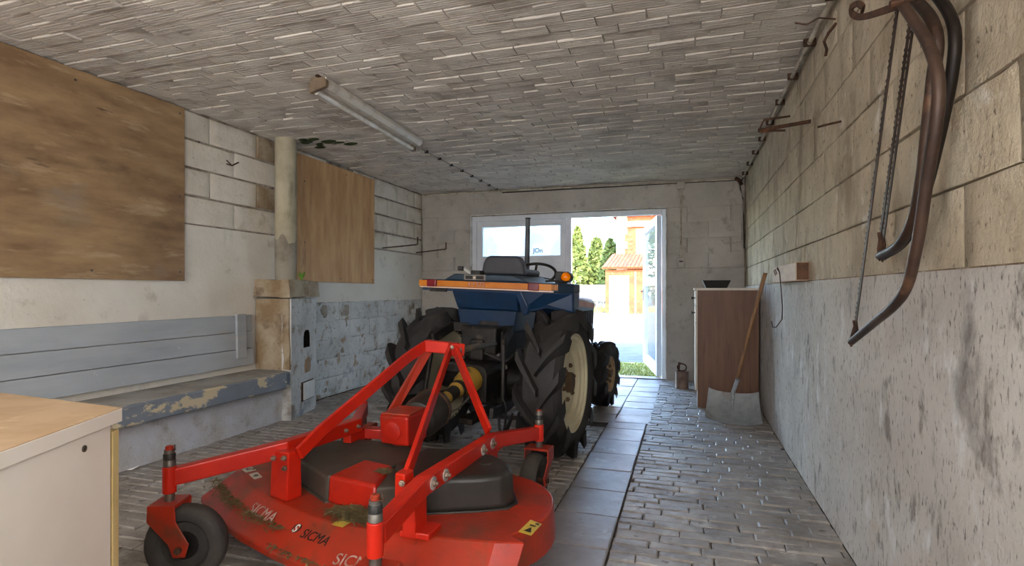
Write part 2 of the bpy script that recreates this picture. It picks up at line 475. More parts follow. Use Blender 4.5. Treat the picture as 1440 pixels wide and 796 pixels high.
# left wall
wall_left = tag(MB().box(XL - .22, XL - .012, YB, YF + .2, 0, ZC + .01).build('wall_left', mortar_dark), kind='structure')
lb = variants('block', 6, .492, .200, .03, .007, .003, wash_left, relief=.005)
masonry(wall_left, 'block', (XL, .74, 1.63), (0, 1, 0), (0, 0, 1), YF - .74, ZC - 1.63, .5, .2075, .008, lb, wash_left, 'block_courses', 300, tilt=.006, push=.003,
        exclude=lambda c: c.y < 3.0 or 4.75 < c.y < 5.7, alt=(lambda c: 4.1 < c.y < 4.7, variants('block', 3, .488, .193, .03, .007, .004, plaster_dirty)))
rough_panel('plaster', (XL, .4, 0), (0, 4.05, 0), (0, 0, 1.625), 60, 30, .013, .006, plaster_left, wall_left, 3)
rough_panel('plaster', (XL, 4.5, 1.0), (0, YF - 4.5, 0), (0, 0, .625), 50, 14, .013, .006, plaster_left, wall_left, 5)
lb2 = variants('block', 6, .397, .197, .03, .004, .003, wash_low, relief=.009)
masonry(wall_left, 'block', (XL - .004, 4.42, 0), (0, 1, 0), (0, 0, 1), YF - 4.42, 1.0, .4, .2, .003, lb2, wash_low, 'low_block_courses', 300, tilt=.012, push=.004)
rough_panel('mortar', (XL - .012, 4.42, 0), (0, YF - 4.42, 0), (0, 0, 1.0), 60, 26, .02, .010, wash_low, wall_left, 71, 6)

# right wall: blocks above, a thicker worn plaster skirt below with a ledge
wr = MB()
wr.box(XR + .024, XR + .22, .45, YF + .2, 0, ZC + .01).box(XR, XR + .22, YB, -1.35, 0, ZC + .01).box(XR, XR + .22, -1.35, .45, 0, .95).box(XR, XR + .22, -1.35, .45, 2.15, ZC + .01)
wall_right = tag(wr.build('wall_right', mortar_light), kind='structure')
rb = variants('block', 6, .496, .217, .03, .003, .003, wash_right, relief=.006)
masonry(wall_right, 'block', (XR + .010, YF, 1.17), (0, -1, 0), (0, 0, 1), YF - 1.0, ZC - 1.17, .5, .2217, .007, rb, wash_right, 'block_courses', 300, tilt=.004, push=.0015)
MB().box(XR + .004, XR + .03, .9, YF, 1.172, 1.1795).build('ledge', ledge_m, wall_right)
rough_panel('plaster', (XR, YF, 0), (0, -YF + .9, 0), (0, 0, 1.175), 110, 26, .02, .006, plaster_right, wall_right, 11)

# far wall with the wide door opening
OX0, OX1, OZ = -2.87, -.245, 2.155
wf = MB()
wf.box(XL - .2, OX0, YF + .012, YF + .20, 0, ZC + .01).box(OX1, XR + .2, YF + .012, YF + .20, 0, ZC + .01).box(OX0, OX1, YF + .012, YF + .20, OZ, ZC + .01)
wall_far = tag(wf.build('wall_far', mortar_light), kind='structure')
fb = variants('block', 6, .495, .196, .03, .004, .003, wash_far, relief=.004)
for x0, w in ((XL, OX0 - XL), (OX1, XR - OX1)):
    masonry(wall_far, 'block', (x0, YF, 1.405), (1, 0, 0), (0, 0, 1), w, .75, .5, .1875, .006, fb, wash_far, 'block_courses', 300, tilt=.004, push=.002)
    rough_panel('plaster', (x0, YF, 0), (w, 0, 0), (0, 0, 1.40), 16, 24, .02, .005, wash_far, wall_far, 21)
rough_panel('concrete_lintel', (XL, YF, 2.16), (XR - XL, 0, 0), (0, 0, ZC - 2.16), 60, 6, .03, .006, wash_far, wall_far, 23)

# wall behind the camera, with a wide window added for the fill light
wb = MB()
wb.box(XL - .2, -3.1, YB - .2, YB, 0, ZC).box(.5, XR + .2, YB - .2, YB, 0, ZC).box(-3.1, .5, YB - .2, YB, 0, .75).box(-3.1, .5, YB - .2, YB, 2.35, ZC)
tag(wb.build('wall_back', plaster_left), kind='structure')
w1 = tag(MB().box(-3.1, .5, YB - .12, YB - .06, .75, .81).box(-3.1, .5, YB - .12, YB - .06, 2.29, 2.35).box(-3.1, -3.04, YB - .12, YB - .06, .81, 2.29).box(.44, .5, YB - .12, YB - .06, .81, 2.29).build('added_window_1', pvc, bevel=.004), kind='structure')
w2 = tag(MB().box(XR + .06, XR + .12, -1.35, .45, .95, 1.01).box(XR + .06, XR + .12, -1.35, .45, 2.09, 2.15).box(XR + .06, XR + .12, -1.35, -1.29, 1.01, 2.09).box(XR + .06, XR + .12, .39, .45, 1.01, 2.09).build('added_window_2', pvc, bevel=.004), kind='structure')  # side window, unseen and added to hold the side fill light
frost = bpy.data.materials.new('frosted_glass'); frost.use_nodes = True  # panes of the two added windows, diffusing the sun
ft = frost.node_tree; ft.nodes.remove(ft.nodes['Principled BSDF'])
fd = ft.nodes.new('ShaderNodeBsdfTranslucent'); fd.inputs['Color'].default_value = (.55, .57, .6, 1)
ft.links.new(fd.outputs[0], ft.nodes['Material Output'].inputs['Surface'])
MB().box(-3.04, .44, YB - .095, YB - .085, .81, 2.29).build('pane', frost, w1)
MB().box(XR + .085, XR + .095, -1.29, .39, 1.01, 2.09).build('pane', frost, w2)
# roof over the ceiling slab: it casts the garage's shadow on the yard
tag(MB().prism([(XL - .5, YB - .5), (XR + .6, YB - .5), (XR + .6, YF + .45), (XL - .5, YF + .45)], 2.68, 3.0).build('roof', mortar_floor), kind='structure')

# ------------------------------------------------------------------ double door of white frames with glass
def glass(name, haze, tint, white='f2f4f6'):
    m = bpy.data.materials.new(name); m.use_nodes = True
    t = m.node_tree; N, L = t.nodes, t.links
    N.remove(N['Principled BSDF'])
    tr = N.new('ShaderNodeBsdfTransparent'); tr.inputs['Color'].default_value = lin(tint)
    df = N.new('ShaderNodeBsdfTranslucent'); df.inputs['Color'].default_value = lin(white)
    gl = N.new('ShaderNodeBsdfGlossy'); gl.inputs['Roughness'].default_value = .03
    g = N.new('ShaderNodeNewGeometry')
    nz = N.new('ShaderNodeTexNoise'); nz.inputs['Scale'].default_value = 5; nz.inputs['Detail'].default_value = 6
    L.new(g.outputs['Position'], nz.inputs['Vector'])
    mr = N.new('ShaderNodeMapRange')
    mr.inputs['From Min'].default_value, mr.inputs['From Max'].default_value = .3, .7
    mr.inputs['To Min'].default_value, mr.inputs['To Max'].default_value = haze * .75, min(1, haze * 1.25)
    L.new(nz.outputs['Fac'], mr.inputs['Value'])
    a = N.new('ShaderNodeMixShader'); L.new(mr.outputs['Result'], a.inputs['Fac'])
    L.new(tr.outputs[0], a.inputs[1]); L.new(df.outputs[0], a.inputs[2])
    fr = N.new('ShaderNodeFresnel'); fr.inputs['IOR'].default_value = 1.45
    b = N.new('ShaderNodeMixShader'); L.new(fr.outputs[0], b.inputs['Fac'])
    L.new(a.outputs[0], b.inputs[1]); L.new(gl.outputs[0], b.inputs[2])
    L.new(b.outputs[0], N['Material Output'].inputs['Surface'])
    return m
pane_hazy = glass('condensation_glass', .78, 'd0d4d8', 'd6d9db')
pane_clear = glass('clear_glass', .22, 'f0f4f8')

DY0, DY1 = YF + .05, YF + .12
trim = MB()
trim.box(OX0, OX0 + .07, DY0, DY1, 0, OZ).box(OX1 - .055, OX1, DY0, DY1, 0, OZ).box(OX0 + .07, OX1 - .055, DY0, DY1, OZ - .07, OZ)
trim_1 = tag(trim.build('trim_1', pvc, bevel=.006), kind='structure')
reveal = mat('flaking_white_reveal', 'dcdcd8', 'b9b4aa', '8f8574', sc=9, rough=.9, bump=.9, bsc=30, bdist=.01)
rough_panel('reveal', (OX0 - .005, YF + .052, 0), (0, -.058, 0), (0, 0, OZ), 3, 40, .012, .005, reveal, trim_1, 31, 9)
rough_panel('reveal', (OX1 + .006, YF - .006, 0), (0, .058, 0), (0, 0, OZ), 3, 40, .012, .005, reveal, trim_1, 33, 9)
rough_panel('reveal', (OX0, YF + .052, OZ + .004), (OX1 - OX0, 0, 0), (0, -.058, 0), 40, 3, .012, .006, reveal, trim_1, 35, 9)

def leaf(name, M, w, h, glass_z, mid, fr, pane_m, both):
    """a door leaf: local x along its width, y its thickness, z up"""
    T = .065
    mb = MB(M)
    mb.box(0, fr, 0, T, 0, h).box(w - fr, w, 0, T, 0, h).box(fr, w - fr, 0, T, h - fr, h).box(fr, w - fr, 0, T, 0, fr * 1.2).box(fr, w - fr, 0, T, glass_z - mid, glass_z)
    o = tag(mb.build(name, pvc, bevel=.005), kind='structure')
    MB(M).box(fr, w - fr, .026, .034, glass_z, h - fr).build('pane', pane_m, o)
    if both:
        MB(M).box(fr, w - fr, .026, .034, fr * 1.2, glass_z - mid).build('pane', pane_m, o)
    else:
        MB(M).box(fr, w - fr, .02, .045, fr * 1.2, glass_z - mid).build('panel', pvc, o)
    return o
ML = Matrix.Translation((OX0 + .072, DY0 + .01, .02))
d1 = leaf('door_1', ML, 1.265, 2.06, 1.575, .10, .075, pane_hazy, False)
scr = mat('finger_writing', '6a6e74', rough=.8, bump=0)
text('lettering', 'JOn', .085, frame((-1.925, DY0 + .034, 1.665), (1, 0, 0), (0, 0, 1)), scr, d1, offset=.002)
MB().box(-1.56, -1.535, DY0 - .012, DY0 + .01, 1.85, 2.08).box(-1.553, -1.541, DY0 - .03, DY0 - .012, 1.80, 1.86).build('bolt', pvc, d1, bevel=.003)
MB().box(OX0 + 1.345, OX0 + 1.41, DY0 - .005, DY1, .02, OZ - .07).build('post', pvc, trim_1, bevel=.006)
hx, hy = OX1 - .06, DY1 + .005
dirv = V((-.285, 1.52, 0)).normalized()
u, n = dirv, V((0, 0, 1)).cross(dirv)
M2 = Matrix((u, n, V((0, 0, 1)))).transposed().to_4x4(); M2.translation = V((hx, hy, .03))
d2 = leaf('door_2', M2, 1.52, 2.05, 1.27, .11, .10, pane_clear, True)
hb = MB(M2)
hb.box(1.455, 1.485, .065, .075, .93, 1.13).box(1.46, 1.48, .075, .115, 1.07, 1.09).box(1.36, 1.48, .10, .118, 1.07, 1.09)
hb.build('handle', grey_steel, d2, bevel=.003)
for z in (.25, 1.0, 1.85):
    MB().tube([(hx + .012, hy - .002, z), (hx + .012, hy - .002, z + .10)], .011, 10).build('hinge', pvc, trim_1, smooth=40)
MB().box(OX0, OX1, YF + .02, YF + .20, -.012, .012).build('threshold', tile_floor, trim_1, bevel=.004)

# ------------------------------------------------------------------ outside
gravel = mat('pale_gravel', '5f584c', '4f493d', '474035', sc=1.2, lo=.40, hi=.70, sc3=5, rough=.95, bump=.5, bsc=25)
tag(MB().box(-60, 60, YF + .20, 120, -.4, -.05).build('ground', gravel), kind='structure')
moss = mat('mossy_soil', '8c8c4c', '99935c', '6a5f48', sc=3, lo=.4, hi=.65, sc3=2.2, lo3=.58, hi3=.66, rough=.95, bump=.8, bsc=40)
grass_m = mat('green_grass', '93954c', '7c8440', sc=6, rough=.8, bump=0)
shade_grey = mat('shaded_ground_grey', '474d52', '3b4146', '50544f', sc=3, rough=.9, bump=.4, bsc=60)
tag(MB().box(-9, 5, 8.9, 12.6, -.12, -.044).build('ground_shade', shade_grey), kind='structure')  # dark strip: the garage's shade put into the ground colour
tag(MB().box(-4.5, 1.5, YF + .20, 9.1, -.09, -.03).build('ground_moss', moss), kind='structure')
def blades(name, x0, x1, y0, y1, z, count, h, m):
    r = random.Random(5); mb = MB()
    for i in range(count):
        x, y = r.uniform(x0, x1), r.uniform(y0, y1)
        a = r.uniform(0, 6.28); w = .004 + h * .05; hh = h * r.uniform(.5, 1.2)
        dx, dy = math.cos(a) * w, math.sin(a) * w; lx, ly = r.uniform(-.5, .5) * hh, r.uniform(-.5, .5) * hh
        mb.add([(x - dx, y - dy, z), (x + dx, y + dy, z), (x + lx, y + ly, z + hh)], [(0, 1, 2)])
    return mb.build(name, m)
tag(blades('grass', -2.2, .2, YF + .25, 9.0, -.03, 6000, .035, grass_m), 'short yellow-green mossy grass outside the doorway', 'grass', kind='stuff')
tag(blades('lawn_grass', -14, -4.4, 29.5, 35, -.05, 7000, .22, grass_m), 'strip of sunlit grass at the foot of the far trees', 'grass', kind='stuff')

bark = mat('bark', '6b5a46', '4d4032', sc=8, rough=.9)
leaf_a = mat('conifer_green', '5c6b36', '495a2b', '747f44', sc=1.5, rough=.8, bump=0, rnd=.05)
leaf_b = mat('deep_conifer_green', '3f5228', '30421f', '586536', sc=1.5, rough=.8, bump=0)
def tree(x, y, h, w, m, label, shape, seed, n=2600):
    r = random.Random(seed)
    t = thing('tree', label, 'tree', (x, y, -.05), 0, 'trees beyond the yard')
    MB().tube([(x, y, -.05), (x + .05, y, h * .5), (x, y, h * .92)], .16, 8, scale=[1, .6, .15]).build('trunk', bark, t)
    mb = MB()
    for i in range(n):
        q = r.random()
        z = .25 + q * (h - .3)
        prof = (1 - q) ** shape * (1 if q > .12 else .6 + q * 3.3)
        lobe = 1 + .28 * noise.noise(V((seed, q * 7, 0)) + V((math.cos(i), math.sin(i), 0)) * .8)
        a = r.uniform(0, 6.283)
        rad = w * prof * lobe * r.uniform(.55, 1.0)
        cx, cy = x + rad * math.cos(a), y + rad * math.sin(a)
        s = .16 * r.uniform(.7, 1.5)
        e1 = V((r.uniform(-1, 1), r.uniform(-1, 1), r.uniform(-.3, .9))).normalized() * s * 1.5
        e2 = V((r.uniform(-1, 1), r.uniform(-1, 1), r.uniform(-1, 1))).normalized() * s * .7
        c = V((cx, cy, z))
        mb.add([c - e1, c - e2, c + e1, c + e2], [(0, 1, 2, 3)])
    f = mb.build('foliage', m, t); f['kind'] = 'stuff'
    return t
tree(-7.8, 41, 5.9, 1.35, leaf_a, 'tallest pointed sunlit conifer beyond the yard, left of the rounder two', .75, 1)
tree(-6.85, 44, 5.35, 1.15, leaf_a, 'rounded sunlit conifer in the middle of the three beyond the yard', .45, 2)
tree(-5.35, 41, 4.9, 1.0, leaf_b, 'darker rounded conifer beside the tall brick house', .45, 3)
tree(-10.2, 45, 5.3, 1.5, leaf_b, 'loose tree half hidden behind the door post', .5, 4, 1200)
tree(-13.2, 47, 6.5, 1.8, leaf_b, 'faint tree seen through the hazy door glass, farthest from the house', .6, 5, 1000)
tree(-17.2, 48, 6.2, 1.8, leaf_b, 'faint tree seen through the hazy glass near the left jamb', .6, 6, 1000)

brick_wall = mat('orange_brick', '744026', '63341f', '835a40', sc=2.5, rough=.9, bump=.3)
stone = mat('pale_stone', 'a89c8a', '968a78', sc=3, rough=.9)
roof_m = mat('red_clay_roof_tile', '8f4028', '773322', sc=5, rough=.85, rnd=.12)
white_paint = mat('white_paint', 'e6e4de', 'd3d0c8', sc=3, rough=.6, bump=.05)
dark_glass = mat('window_glass', '9fb0bd', '74838f', sc=2, rough=.15, bump=0)
h = thing('house', 'tall brick house with pale stone corner beyond the yard', 'house', (-2.0, 33, -.05))
Hx0, Hx1, Hy0, Hy1 = -3.92, 5.0, 33, 40
MB().box(Hx0, Hx1, Hy0, Hy1, -.05, 5.6).build('wall', brick_wall, h)
hq = [MB().box(-.5, .5, -.5, .5, -.5, .5).mesh('quoin')]; hq[0].materials.append(stone)
for k in range(14):
    w_ = .62 if k % 2 else .46
    instance('quoin', hq[0], h, Matrix.Translation((Hx0 + w_ / 2 - .03, Hy0 + .1, .2 + k * .4)) @ Matrix.Diagonal((w_, .3, .385, 1)))
hb_me = MB().box(-.5, .5, -.5, .5, -.5, .5).mesh('brick'); hb_me.materials.append(mat('house_brick', '7a462c', '683924', '8c6246', sc=1.5, rough=.9, bump=.2, rnd=.15))
k = 0
for j in range(24):
    for i in range(12):
        x = Hx0 + .75 + i * .29 + (.145 if j % 2 else 0)
        if 1.02 < 0 or (Hx0 + 1.02 < x + .14 and x - .14 < Hx0 + 2.0 and 3.2 < 1.6 + j * .125 + .06 < 4.75): continue
        instance('brick', hb_me, h, Matrix.Translation((x, Hy0 - .005, 1.6 + j * .125)) @ Matrix.Diagonal((.275, .04, .11, 1)))
MB().box(Hx0 - .15, Hx1, Hy0 - .15, Hy0 + .1, 4.85, 5.05).box(Hx0 - .2, Hx1, Hy0 - .25, Hy0 + .1, 5.05, 5.15).build('cornice', stone, h)
MB().extrude([(Hx0 - .3, Hy0 - .35, 5.5), (Hx0 - .3, (Hy0 + Hy1) / 2, 8), (Hx0 - .3, Hy1 + .3, 5.5)], (Hx1 - Hx0 + .6, 0, 0)).build('roof', roof_m, h)
wf_ = MB().box(Hx0 + 1.1, Hx0 + 1.9, Hy0 - .06, Hy0 + .05, 3.25, 4.7).build('window', white_paint, h)
MB().box(Hx0 + 1.2, Hx0 + 1.48, Hy0 - .075, Hy0 - .05, 3.35, 4.6).box(Hx0 + 1.53, Hx0 + 1.8, Hy0 - .075, Hy0 - .05, 3.35, 4.6).build('pane', dark_glass, wf_)
MB().box(Hx0 + .95, Hx0 + 2.05, Hy0 - .16, Hy0, 3.13, 3.25).build('sill', brick_wall, h)

s = thing('shed', 'low brick shed with a white door and red tiled lean-to roof', 'shed', (-3.4, 29, -.05))
Sx0, Sx1 = -4.05, -.2
MB().box(Sx0, Sx1, 29, 32.9, -.05, 2.2).build('wall', brick_wall, s)
MB().extrude([(Sx0 - .15, 28.75, 2.25), (Sx0 - .15, 33, 3.2), (Sx0 - .15, 33, 3.28), (Sx0 - .15, 28.75, 2.33)], (Sx1 - Sx0 + .3, 0, 0)).build('roof', brick_wall, s)
rt = MB().tube([(0, -.5, 0), (0, .5, 0)], .5, 6).mesh('roof_tile'); rt.materials.append(roof_m)
for i in range(20):
    for j in range(8):
        y0 = 28.95 + j * .52
        instance('roof_tile', rt, s, Matrix.Translation((Sx0 + .0 + i * .2, y0, 2.35 + (y0 - 28.75) * .2235)) @ Matrix.Rotation(R(11), 4, 'X') @ Matrix.Diagonal((.19, .56, .09, 1)))
sd = MB().box(Sx0 + .28, Sx0 + 1.15, 28.94, 29.02, -.03, 1.82).build('door', white_paint, s)
MB().box(Sx0 + .21, Sx0 + .28, 28.93, 29.03, -.03, 1.9).box(Sx0 + 1.15, Sx0 + 1.22, 28.93, 29.03, -.03, 1.9).box(Sx0 + .28, Sx0 + 1.15, 28.93, 29.03, 1.82, 1.9).build('frame', stone, sd)
MB().box(Sx0 + 1.04, Sx0 + 1.09, 28.90, 28.95, .85, 1.0).build('handle', dark_steel, sd)
MB().box(Sx0 + 1.5, Sx0 + 1.58, 28.93, 29.01, -.03, 2.1).build('downpipe', stone, s)

g = thing('greenhouse', 'pale glazed garden frame standing on the far grass', 'greenhouse', (-5.2, 36, -.05))
f_ = MB()
for i in range(9): f_.box(-7.4 + i * .45, -7.37 + i * .45, 35.98, 36.02, -.05, 1.15)
f_.box(-7.4, -3.77, 35.98, 36.02, 1.12, 1.18).box(-7.4, -3.77, 35.98, 36.02, .5, .54)
f_.build('frame', white_paint, g)
MB().box(-7.4, -3.77, 36.01, 36.02, -.05, 1.12).build('pane', pane_clear, g)
MB().extrude([(-7.45, 35.9, 1.15), (-7.45, 37.0, 1.5), (-7.45, 38, 1.15)], (3.7, 0, 0)).build('roof', white_paint, g)

# ------------------------------------------------------------------ left side: boards, pipe, flue block, bench
t = thing('plywood_board', 'large brown plywood board with horizontal grain fixed to the wall above the bench', 'board', (XL, 2.0, 1.2), 0, 'plywood boards on the wall')
MB().box(XL + .010, XL + .026, .79, 3.232, 1.195, 2.488).build('sheet', ply, t, bevel=.002)
nail = MB().lathe([(0, .004), (.006, .004), (.008, 0), (.008, -.02)], axis=(0, 0, 1), n=8).mesh('nail', 40); nail.materials.append(grey_steel)
RX = Matrix.Rotation(R(90), 4, 'Y')
for y, z in ((3.19, 1.26), (2.55, 1.25), (3.19, 1.82), (3.19, 2.44), (2.45, 2.42), (1.9, 1.26), (1.7, 2.43), (1.2, 1.26)):
    instance('nail', nail, t, Matrix.Translation((XL + .027, y, z)) @ RX)
t = thing('plywood_board', 'smaller pale plywood board with vertical grain beside the round pipe', 'board', (XL, 5.2, 1.2), 0, 'plywood boards on the wall')
MB().hexa([(XL + .010, 4.49, 1.213), (XL + .026, 4.49, 1.213), (XL + .026, 5.88, 1.205), (XL + .010, 5.88, 1.205), (XL + .010, 4.49, 2.455), (XL + .026, 4.49, 2.455), (XL + .026, 5.885, 2.46), (XL + .010, 5.885, 2.46)]).build('sheet', ply_pale, t, bevel=.002)
for y, z in ((5.84, 1.25), (4.6, 2.2), (5.2, 1.25), (5.84, 1.85), (5.3, 2.4), (4.6, 1.6)):
    instance('nail', nail, t, Matrix.Translation((XL + .027, y, z)) @ RX)

pipe_cream = mat('cream_cement_pipe', 'b9af96', '9c927a', '7f8450', sc=3, lo=.42, hi=.68, sc3=2.2, lo3=.54, hi3=.70, rough=.85, bump=.4, stretch3=(1.6, 1.6, .5), extra=[('6e6048', 3, .6, .75, (1, 1, .3))])
pipe_grey = mat('bare_grey_pipe', '9b9384', '7d7466', sc=4, rough=.9, bump=.4)
px_, py_ = -3.485, 4.2
t = thing('drain_pipe', 'round cream cement flue pipe from the flue block up to the ceiling', 'pipe', (px_, py_, 1.22))
MB().lathe([(.093, 0), (.093, .97)], (px_, py_, 1.53), n=28).build('upper_pipe', pipe_cream, t, smooth=40)
mb = MB(); vs = []; n_ = 28
for k in range(n_):
    a = 2 * math.pi * k / n_
    vs += [(px_ + .0905 * math.cos(a), py_ + .0905 * math.sin(a), 1.205), (px_ + .0955 * math.cos(a), py_ + .0955 * math.sin(a), 1.56 + .10 * noise.noise(V((math.cos(a) * 1.7, math.sin(a) * 1.7, 3))))]
    
mb.add(vs, [(2 * k, 2 * ((k + 1) % n_), 2 * ((k + 1) % n_) + 1, 2 * k + 1) for k in range(n_)])
mb.build('lower_pipe', pipe_grey, t, smooth=50)

moss_m = mat('dark_moss', '3f4a22', '2c3418', '59602e', sc=20, rough=1, bump=.6)
t = thing('moss_patch', 'dark green moss on the ceiling around the head of the round pipe', 'moss', (-3.35, 4.35, 2.49))
r = random.Random(12)
for k in range(16):
    x, y = -3.40 + abs(r.gauss(0, .16)), 4.34 + r.gauss(0, .10)
    MB().ball((x, y, 2.497), r.uniform(.02, .05), 8, (1.6, .8, .25)).build('tuft', moss_m, t, smooth=60)
t = thing('flue_block', 'stained masonry flue block with a dark arched hole, against the wall at the bench end', 'flue', (-3.45, 4.2, 0))
def lump(name, pts_bottom, pts_top, z0, z1, m, parent, amp=.008, cuts=5, seed=1):
    bm = bmesh.new()
    vb = [bm.verts.new((x, y, z0)) for x, y in pts_bottom]; vt = [bm.verts.new((x, y, z1)) for x, y in pts_top]
    k = len(vb)
    bm.faces.new(vb[::-1]); bm.faces.new(vt)
    for i in range(k): bm.faces.new((vb[i], vb[(i + 1) % k], vt[(i + 1) % k], vt[i]))
    bmesh.ops.subdivide_edges(bm, edges=bm.edges, cuts=cuts, use_grid_fill=True)
    for v in bm.verts:
        d = noise.noise_vector(v.co * 7 + V((seed, seed, 0))) * amp + noise.noise_vector(v.co * 21 + V((seed, 0, seed))) * amp * .4
        v.co += d
    bmesh.ops.recalc_face_normals(bm, faces=bm.faces)
    me = bpy.data.meshes.new(name)
    inv = ROOTM.get(parent.name, Matrix()).inverted()
    bm.transform(inv); bm.to_mesh(me); bm.free()
    me.materials.append(m)
    me.polygons.foreach_set('use_smooth', [True] * len(me.polygons)); me.set_sharp_from_angle(angle=R(45))
    o = bpy.data.objects.new(name, me); COL.objects.link(o); o.parent = parent
    ROOTM[o.name] = ROOTM.get(parent.name, Matrix())
    return o
# the stained masonry body is built around the arched hole so that the hole is a real recess
fa, fb_ = V((-3.25, 3.985, 0)), V((-3.385, 4.50, 0))
fu = (fb_ - fa).normalized(); fn = fu.cross(V((0, 0, 1)))
flen = (fb_ - fa).length
lump('core', [(-3.61, 3.985), (-3.33, 3.985), (-3.45, 4.47), (-3.61, 4.47)], [(-3.61, 3.985), (-3.33, 3.985), (-3.45, 4.47), (-3.61, 4.47)], 0, 1.05, plaster_dirty, t, .006, 5, 3)
def face_piece(mb, a0, a1, z0, z1, d0=-.085, d1=0):
    q = lambda a, d, z: fa + fu * a + fn * d + V((0, 0, z))
    mb.hexa([q(a0, d0, z0), q(a1, d0, z0), q(a1, d1, z0), q(a0, d1, z0), q(a0, d0, z1), q(a1, d0, z1), q(a1, d1, z1), q(a0, d1, z1)])
ha, hw, hz0, hz1 = .325, .075, .60, .70
fp = MB()
face_piece(fp, 0, flen, 0, hz0); face_piece(fp, 0, ha - hw, hz0, 1.05); face_piece(fp, ha + hw, flen, hz0, 1.05); face_piece(fp, ha - hw, ha + hw, hz1 + .06, 1.05)
q = lambda a, d, z: fa + fu * a + fn * d + V((0, 0, z))
for k in range(6):
    a0, a1 = math.pi * k / 6, math.pi * (k + 1) / 6
    x0, x1 = ha - hw * math.cos(a0), ha - hw * math.cos(a1)
    z0_, z1_ = hz1 + hw * math.sin(a0), hz1 + hw * math.sin(a1)
    fp.hexa([q(x0, -.085, z0_), q(x1, -.085, z1_), q(x1, 0, z1_), q(x0, 0, z0_), q(x0, -.085, hz1 + .061), q(x1, -.085, hz1 + .061), q(x1, 0, hz1 + .061), q(x0, 0, hz1 + .061)])
fp.build('plaster_face', wash_low, t, bevel=.006)
hole_dark = mat('hole_dark', '14110f', rough=1, bump=0)
sm_ = MB(); face_piece(sm_, ha - hw, ha + hw, hz0, hz1 + .06, -.086, -.075); 
face_piece(sm_, ha + hw - .004, ha + hw + .002, hz0, hz1 + .03, -.08, -.006); face_piece(sm_, ha - hw, ha + hw, hz0 - .002, hz0 + .003, -.08, -.008); face_piece(sm_, ha - hw - .002, ha - hw + .004, hz0, hz1 + .03, -.08, -.006)
for k in range(6):
    a0, a1 = math.pi * k / 6, math.pi * (k + 1) / 6
    h2 = hw - .004
    x0, x1 = ha - h2 * math.cos(a0), ha - h2 * math.cos(a1)
    z0_, z1_ = hz1 + h2 * math.sin(a0), hz1 + h2 * math.sin(a1)
    sm_.hexa([q(x0, -.08, z0_), q(x1, -.08, z1_), q(x1, -.006, z1_), q(x0, -.006, z0_), q(x0, -.08, z0_ + .012), q(x1, -.08, z1_ + .012), q(x1, -.006, z1_ + .012), q(x0, -.006, z0_ + .012)])
sm_.build('dark_lining', hole_dark, t)  # near-black lining inside the arched hole
lump('left_cheek', [(-3.61, 3.965), (-3.252, 3.965), (-3.252, 3.99), (-3.61, 3.99)], [(-3.61, 3.965), (-3.262, 3.965), (-3.262, 3.99), (-3.61, 3.99)], .44, 1.05, plaster_dirty, t, .006, 6, 9)
lump('cap', [(-3.61, 3.94), (-3.215, 3.93), (-3.34, 4.51), (-3.61, 4.53)], [(-3.61, 3.95), (-3.25, 3.95), (-3.37, 4.50), (-3.61, 4.52)], 1.065, 1.215, plaster_dirty, t, .013, 6, 5)
st = [(ha - .045, .37), (ha + .05, .375), (ha + .065, .43), (ha + .055, .485), (ha + .005, .515), (ha - .045, .49), (ha - .055, .43)]
brown_stone = mat('brown_stone', 'a58a70', '8a6f58', sc=8, rough=.9, bump=.6)
MB().extrude([q(a, -.01, z) for a, z in st], fn * .022).build('stone', brown_stone, t, bevel=.008)
ht = MB(); face_piece(ht, .20, .46, .122, .295, -.01, .008); ht.build('hatch_frame', rust, t)
ht = MB(); face_piece(ht, .225, .455, .13, .288, 0, .018); ht.build('hatch', white_paint, t, bevel=.004)
fern_m = mat('small_fern', '5f8a2c', '78a03c', sc=8, rough=.7, bump=0)
t = thing('weed', 'tiny green weed sprouting at the foot of the round pipe', 'plant', (-3.36, 4.26, 1.21))
for k in range(9):
    r = random.Random(k); a = r.uniform(0, 6.28)
    b_ = V((-3.355, 4.25, 1.212)); d_ = V((math.cos(a), math.sin(a), 0)); e_ = V((-d_.y, d_.x, 0)); hh = r.uniform(.05, .09)
    MB().add([b_, b_ + d_ * .02 + e_ * .01 + V((0, 0, hh * .6)), b_ + d_ * .045 + V((0, 0, hh)), b_ + d_ * .02 - e_ * .01 + V((0, 0, hh * .6))], [(0, 1, 2, 3)]).build('leaf', fern_m, t)

blue_paint = mat('worn_pale_blue_paint', 'a9acae', '949a9f', 'ada594', sc=2.2, lo=.4, hi=.7, sc3=5, lo3=.60, hi3=.72, rough=.7, bump=.3, bsc=30, stretch=(1, .5, 3), rnd=.04, extra=[('6b5545', 9, .70, .76, (1, 1, 1)), ('cfccc4', 6, .68, .74, (1, 1, 1))])
slab_m = mat('slab_top', 'a9a59c', '938e85', 'c2b9a4', sc=4, rough=.8, bump=.4, sc3=5, lo3=.6, hi3=.7)
slab_front = mat('flaking_grey_blue_paint', '7d838c', '6d737c', 'c9b898', sc=3, lo=.4, hi=.7, sc3=5.5, lo3=.52, hi3=.55, rough=.75, bump=.5, bsc=30, bdist=.004, stretch3=(1, .8, 1.4))
base_m = mat('bench_base_whitewash', 'c6c5c9', 'aca79d', '8a8271', sc=2.4, lo=.42, hi=.66, sc3=4, lo3=.56, hi3=.72, rough=.9, bump=1.0, bsc=24, bdist=.009, extra=[('5d564d', 30, .64, .74, (1, 1, 1)), ('75706a', 3.2, .66, .70, (1, 1, 1))])
t = thing('bench', 'long built-in masonry bench with flaking grey-blue slab along the left wall', 'bench', (-3.4, 2.7, 0))
